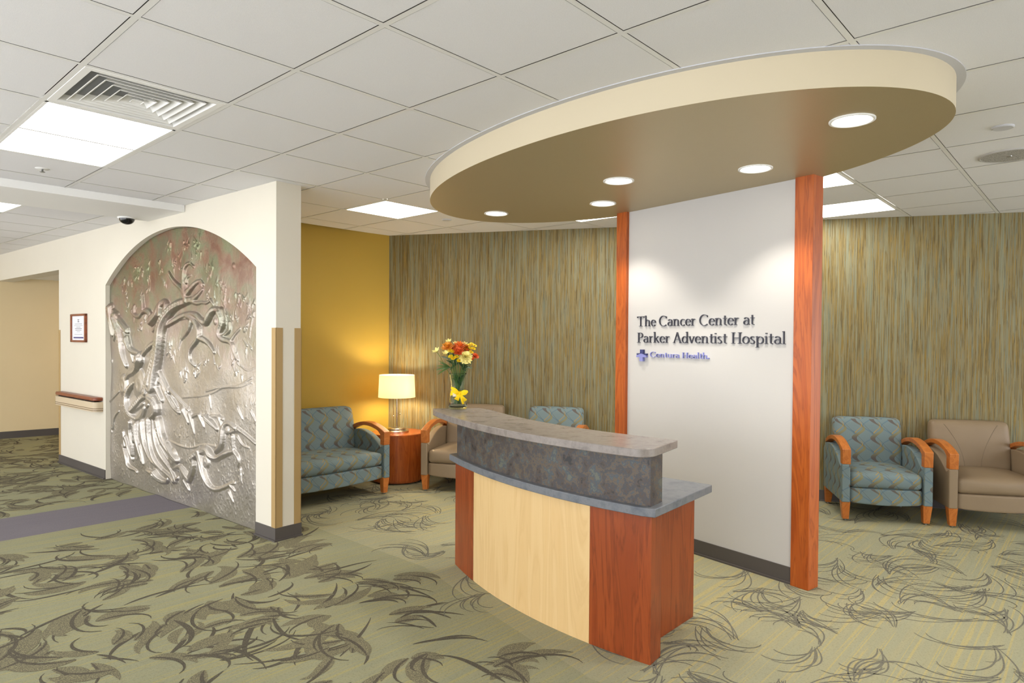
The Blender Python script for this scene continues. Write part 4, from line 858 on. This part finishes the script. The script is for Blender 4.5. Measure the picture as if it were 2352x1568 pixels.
# lamp
LC = (3.42, 2.93)
r = empty('table_lamp', LC + (.5,), label='lit table lamp with cream drum shade and nickel base on the drum table', cat='table lamp')
m = MB(); m.lathe([(0, 0), (.125, 0), (.125, .018), (.118, .024), (.090, .024), (.090, .042), (.084, .046), (0, .046)], 48); m.build('base', M['metal_nickel'], r, auto=.6)
m = MB(); m.tube([(0, 0, .045), (0, 0, .42)], .010, 16); m.build('stem', M['metal_nickel'], r, auto=.8)
for sx in (-1, 1):
    m = MB(); m.tube([(sx * .035 * .7, -sx * .035 * .7, .17 if sx < 0 else .19), (sx * .035 * .7, -sx * .035 * .7, .40)], .0022, 6); pc = m.build('pull_chain', M['metal_nickel'], r)
    m = MB(); m.rbox((sx * .035 * .7, -sx * .035 * .7, .165 if sx < 0 else .185), (.013, .013, .018), .006, 4); m.build('pull_knob', M['metal_nickel'], pc, smooth=True)
m = MB(); m.lathe([(.190, .362), (.180, .592), (.1785, .592), (.1885, .362), (.190, .362)], 64); m.build('lamp_shade', M['shade'], r, auto=.8)
m = MB(); m.tube([(-.178, 0, .575), (.178, 0, .575)], .002, 6); m.tube([(0, -.178, .575), (0, .178, .575)], .002, 6); m.tube([(0, 0, .42), (0, 0, .60)], .004, 8); m.build('spider', M['metal_nickel'], r)
m = MB(); m.rbox((0, 0, .47), (.05, .05, .07), .024, 8); m.build('bulb', M['bulb'], r, smooth=True)
for dz in (.44, .50):
    d = bpy.data.lights.new('lamp_light', 'POINT'); d.energy = LAMP_WATT; d.color = (1, .84, .58); d.shadow_soft_size = .04
    lo = bpy.data.objects.new('lamp_light', d); COL.objects.link(lo); lo.parent = r; lo.location = (.045, 0, dz) if dz < .47 else (-.045, 0, dz)
# ------------------------------------------------------------------ vase and flowers
VC = (2.262, .765); VZ = .990
VP = [(0, .0), (.058, .0), (.065, .006), (.063, .03), (.055, .08), (.048, .12), (.046, .15), (.049, .19), (.056, .23), (.0595, .243), (.0588, .2455)]
r = empty('flower_vase', VC + (VZ,), label='clear glass vase with yellow ribbon bow on the far end of the counter', cat='vase')
inn = [(x - .0032, z + .0) for x, z in VP[4:]][::-1]
m = MB(); m.lathe(VP + [(.0575, .2455), (.0563, .243)] + inn[2:] + [(.054, .05), (.058, .02), (.050, .014), (0, .013)], 56); m.build('vase_body', M['glass'], r, smooth=True)
yr = (lambda k: k.out('#f2cc18', .6, 0, .2))(N('yellow_ribbon'))
m = MB(); rr = [(-.0005 + np.interp(z, [q[1] for q in VP], [q[0] for q in VP]) + .0012, z) for z in (.095, .105, .115, .124)]
m.lathe(rr, 48); m.build('ribbon_band', yr, r, smooth=True)
vd = Vector((CAM[0] - VC[0], CAM[1] - VC[1])).normalized(); vr = Vector((-vd.y, vd.x))   # toward visitor, and to their right/left
def VV(a, b_, z): q = vr * a + vd * b_; return (q.x, q.y, z)
bow = MB()
def loop(tip, w_, tail=False):
    n = 10; vs = []; fs = []
    for i in range(n + 1):
        t = i / n; ww_ = (.003 + w_ * (.25 + .75 * t)) if tail else (.003 + w_ * math.sin(math.pi * min(1, t * .93)) ** 1.1)
        cx_ = .012 + (tip[0] - .012) * t; cz_b = .108 + (tip[1] - .108) * t
        lx, lz = tip[0] - .012, tip[1] - .108; L_ = math.hypot(lx, lz); nx_, nz_ = -lz / L_, lx / L_
        bb = .056 + .020 * math.sin(math.pi * t)
        vs += [VV(cx_ - nx_ * ww_, bb, cz_b - nz_ * ww_), VV(cx_, bb + .006, cz_b), VV(cx_ + nx_ * ww_, bb, cz_b + nz_ * ww_)]
    for i in range(n):
        for k in (0, 1): fs.append((3 * i + k, 3 * i + 3 + k, 3 * i + 4 + k, 3 * i + 1 + k))
    bow.add(vs, fs)
for tp, w_, tl_ in (((-.046, .152), .011, False), ((.068, .124), .015, False), ((-.010, .066), .014, True), ((.054, .060), .009, True), ((.038, .038), .005, True), ((-.040, .126), .008, False)): loop(tp, w_, tl_)
bow.build('bow', yr, r, smooth=True)
m = MB(); m.rbox(VV(.012, .064, .108), (.014, .014, .016), .006, 4); m.build('bow_knot', yr, r, smooth=True)
m = MB(); vs = [VV(a, .0545 - abs(a + .02) * .25, z) for a, z in ((-.034, .088), (-.002, .088), (-.002, .119), (-.034, .119))]; m.add(vs, [(0, 1, 2, 3)]); m.build('care_tag', paint('cream_card', '#ece4cc', .7, 0), r, recalc=False)
GRN = paint('leaf_green', '#47682a', .5, .05); GRD = paint('dark_leaf_green', '#2c4420', .5, .04); STM = paint('stem_green', '#4d6a2e', .5, .03)
def petal(mb, c, d, up, L, W, cup=.3, mi=0):
    d = d.normalized(); sd = d.cross(up).normalized(); n_ = sd.cross(d); vs = []; fs = []; k = 4
    for i in range(k + 1):
        t = i / k; w_ = W * math.sin(math.pi * (.12 + .80 * t)) ; p = c + d * L * t + n_ * (cup * L * t * t)
        vs += [p - sd * w_ + n_ * w_ * .25, p, p + sd * w_ + n_ * w_ * .25]
    for i in range(k):
        for q in (0, 1): fs.append((3 * i + q, 3 * i + 3 + q, 3 * i + 4 + q, 3 * i + 1 + q))
    mb.add(vs, fs, mi)
def F3(a, b_, z): return Vector(VV(a, b_, z)) + Vector((VC[0], VC[1], VZ))
def flower(name, kind, pos, size, col, label, cat, group=None, face=None, seed=0):
    pos = (pos[0] * 1.17 + .002, pos[1], pos[2]); size *= 1.22; rng = random.Random(seed); P = F3(*pos); foot = Vector((VC[0], VC[1], VZ)) + Vector(VV(-pos[0] * .25, -.01, .03)); neck = Vector((VC[0], VC[1], VZ)) + Vector(VV(pos[0] * .28, pos[1] * .3, .225))
    root = empty(name, foot, label=label, cat=cat, group=group); O = foot
    pts = []
    for i in range(13):
        t = i / 12; pts.append(foot * (1 - t) ** 2 + neck * 2 * t * (1 - t) * 1.0 + P * t * t - O)
    m = MB(); m.tube(pts, .0018, 6); m.build('stem', STM, root, smooth=True)
    ax = (face if face else (P - neck)).normalized(); ax = (ax + Vector((vd.x, vd.y, 0)) * .55).normalized()
    side = ax.orthogonal().normalized(); si2 = ax.cross(side); C_ = P - O; m = MB()
    if kind == 'mum':
        for ring_, (n_, el, L) in enumerate(((16, .05, 1), (15, .35, .95), (13, .7, .85), (10, 1.0, .7), (7, 1.3, .55))):
            for k in range(n_):
                a = 2 * math.pi * (k + rng.random() * .5) / n_ + ring_; d = (side * math.cos(a) + si2 * math.sin(a)) * math.cos(el) + ax * math.sin(el)
                petal(m, C_, d, ax, size * L * rng.uniform(.88, 1.08), size * .16, .18)
    elif kind == 'carnation':
        for ring_, (n_, el, L) in enumerate(((12, -.3, .9), (12, .1, 1.0), (12, .45, .98), (10, .8, .95), (9, 1.1, .92), (6, 1.4, .9))):
            for k in range(n_):
                a = 2 * math.pi * (k + rng.random() * .6) / n_ + ring_ * .7; d = (side * math.cos(a) + si2 * math.sin(a)) * math.cos(el) + ax * math.sin(el)
                petal(m, C_ , d, ax, size * L * rng.uniform(.9, 1.05), size * .30, -.35)
    elif kind == 'lily':
        for k in range(6):
            a = 2 * math.pi * k / 6 + rng.random() * .3; d = (side * math.cos(a) + si2 * math.sin(a)) * .75 + ax * .9
            petal(m, C_, d, ax, size, size * .27, -.15)
    elif kind == 'button':
        for k in range(10):
            a = 2 * math.pi * k / 10; d = (side * math.cos(a) + si2 * math.sin(a)) + ax * .15; petal(m, C_, d, ax, size, size * .34, .1)
    elif kind == 'bud':
        for k in range(6):
            a = 2 * math.pi * k / 6; d = (side * math.cos(a) + si2 * math.sin(a)) * .35 + ax; petal(m, C_, d, ax, size, size * .22, .0)
    m.build('blossom', col, root, smooth=True, recalc=False)
    if kind == 'button':
        m = MB(); m.rbox(C_ + ax * .002, (size * .8,) * 3, size * .38, 4); m.build('flower_center', paint('golden_eye', '#c99610', .6, 0), root, smooth=True)
    return root
cO = paint('orange_petal', '#ea7a2c', .6, .07); cG = paint('golden_orange_petal', '#e79a2e', .6, .06); cY = paint('yellow_petal', '#f7dc18', .55, .03); cC = paint('cream_petal', '#f1e48f', .6, .05); cP = paint('pale_yellow_petal', '#ece08c', .6, .06); cR = paint('coral_petal', '#e2662e', .6, .06)
# picture-right of the vase is -vr: a<0 moves to the visitor's left? vr points to the visitor's right when facing the vase from the camera side
gf = 'flowers in the glass vase'
FL_ = [('chrysanthemum', 'mum', (-.062, .01, .418), .039, cG, 'golden orange chrysanthemum at the upper left of the bouquet'),
 ('chrysanthemum', 'mum', (-.030, -.01, .412), .026, cO, 'small orange chrysanthemum between the golden one and the top orange one'),
 ('chrysanthemum', 'mum', (.006, .0, .424), .039, cO, 'large orange chrysanthemum at the top centre of the bouquet'),
 ('chrysanthemum', 'mum', (.000, .035, .388), .038, cR, 'deep orange chrysanthemum in the middle, just below the top one'),
 ('chrysanthemum', 'mum', (.048, -.01, .395), .034, cO, 'orange chrysanthemum tucked behind the big cream carnation'),
 ('chrysanthemum', 'mum', (.098, .0, .358), .024, cR, 'orange flower drooping at the far right of the bouquet'),
 ('carnation', 'carnation', (.042, .045, .352), .040, cC, 'big cream carnation at the front right of the bouquet'),
 ('carnation', 'carnation', (.046, -.02, .418), .026, cG, 'peach carnation at the upper right behind the cream one'),
 ('alstroemeria', 'lily', (-.122, .0, .385), .032, cP, 'pale yellow bloom sticking out furthest left'),
 ('alstroemeria', 'lily', (-.055, .0, .452), .026, cP, 'pale yellow bloom peeking out at the top left'),
 ('alstroemeria', 'lily', (-.018, -.01, .440), .022, cP, 'pale yellow bloom at the top between golden and orange flowers'),
 ('alstroemeria', 'lily', (-.068, .03, .372), .030, cP, 'pale yellow bloom under the golden chrysanthemum'),
 ('alstroemeria', 'lily', (.036, -.01, .435), .024, cP, 'pale yellow bloom at the top right of centre'),
 ('carnation', 'bud', (.076, .02, .332), .026, cR, 'red orange bud low on the right beside the cream carnation')]
for i, (a, k_, p_, s_, c_, l_) in enumerate(FL_): flower(a, k_, p_, s_, c_, l_, 'flower', gf, seed=i)
bt = [((.066, .0, .435), 'top left bloom of the yellow button cluster at the right'), ((.078, .01, .442), 'topmost bloom of the yellow button cluster at the right'), ((.094, .0, .432), 'right bloom of the yellow button cluster at the right'), ((.070, .01, .415), 'left middle bloom of the yellow button cluster at the right'),
      ((.086, .015, .412), 'lower right bloom of the yellow button cluster at the right'), ((.074, .02, .388), 'lowest bloom of the yellow button cluster at the right'), ((-.050, .035, .398), 'yellow button flower left of the central orange bloom'), ((-.034, .04, .392), 'yellow button flower touching the central orange bloom'),
      ((-.045, .04, .358), 'yellow button flower hanging at the lower left'), ((-.030, .045, .345), 'lowest yellow button flower in the bouquet'), ((-.012, .045, .355), 'yellow button flower below the central orange bloom'), ((.004, .045, .330), 'yellow button flower left of the cream carnation')]
for i, (p_, l_) in enumerate(bt): flower('button_flower', 'button', p_, .0150, cY, l_, 'flower', gf, seed=50 + i)
# foliage sprays
def spray(base, tips, lab, mat, seed):
    foot = Vector((VC[0], VC[1], VZ + .04)); root = empty('leaf_spray', foot, label=lab, cat='foliage', group='leaf sprays in the vase'); rng = random.Random(seed)
    B = F3(*base) - foot; nk = Vector(VV(base[0] * .3, 0, .18)); pts = [nk * 2 * t * (1 - t) + B * t * t for t in [i / 8 for i in range(9)]]
    m = MB(); m.tube(pts, .002, 6); m.build('stem', STM, root)
    for tp, w_ in tips:
        tp = (tp[0] * 1.14, tp[1], tp[2]); d = F3(*tp) - foot - B; s0 = B - d * .05
        m = MB(); petal(m, s0, d, Vector((vd.x * .5, vd.y * .5, .8)), d.length, w_, -.10); m.build('leaf', mat, root, smooth=True, recalc=False)
spray((-.055, .01, .285), [((-.128, .01, .302), .008), ((-.135, .01, .272), .010), ((-.128, .01, .240), .009), ((-.110, .0, .322), .008), ((-.12, .0, .340), .007)], 'spray of long leaves reaching left above the vase rim', GRN, 1)
spray((-.02, .02, .30), [((-.07, .03, .34), .012), ((.03, .03, .33), .012), ((-.01, .04, .36), .012), ((-.05, .02, .27), .010)], 'dark leaves in the middle under the orange flowers', GRD, 2)
spray((.03, .02, .29), [((.090, .02, .285), .011), ((.075, .02, .32), .012), ((.0, .03, .33), .014), ((.045, .04, .26), .013)], 'dark leaves pointing right under the cream carnation', GRD, 3)
spray((-.04, -.02, .33), [((-.10, .0, .365), .012), ((-.03, .0, .39), .012), ((-.07, .0, .40), .010)], 'leaves at the upper left behind the blooms', GRD, 4)
spray((.02, -.03, .34), [((.06, .0, .38), .013), ((.0, .0, .40), .012), ((.08, .0, .37), .010)], 'leaves at the upper right behind the blooms', GRN, 5)
spray((.0, .01, .20), [((.02, .02, .16), .014), ((-.02, .01, .245), .012), ((.035, .02, .235), .014), ((-.035, .0, .21), .010)], 'leaves pushed down inside the neck of the vase', GRD, 6)
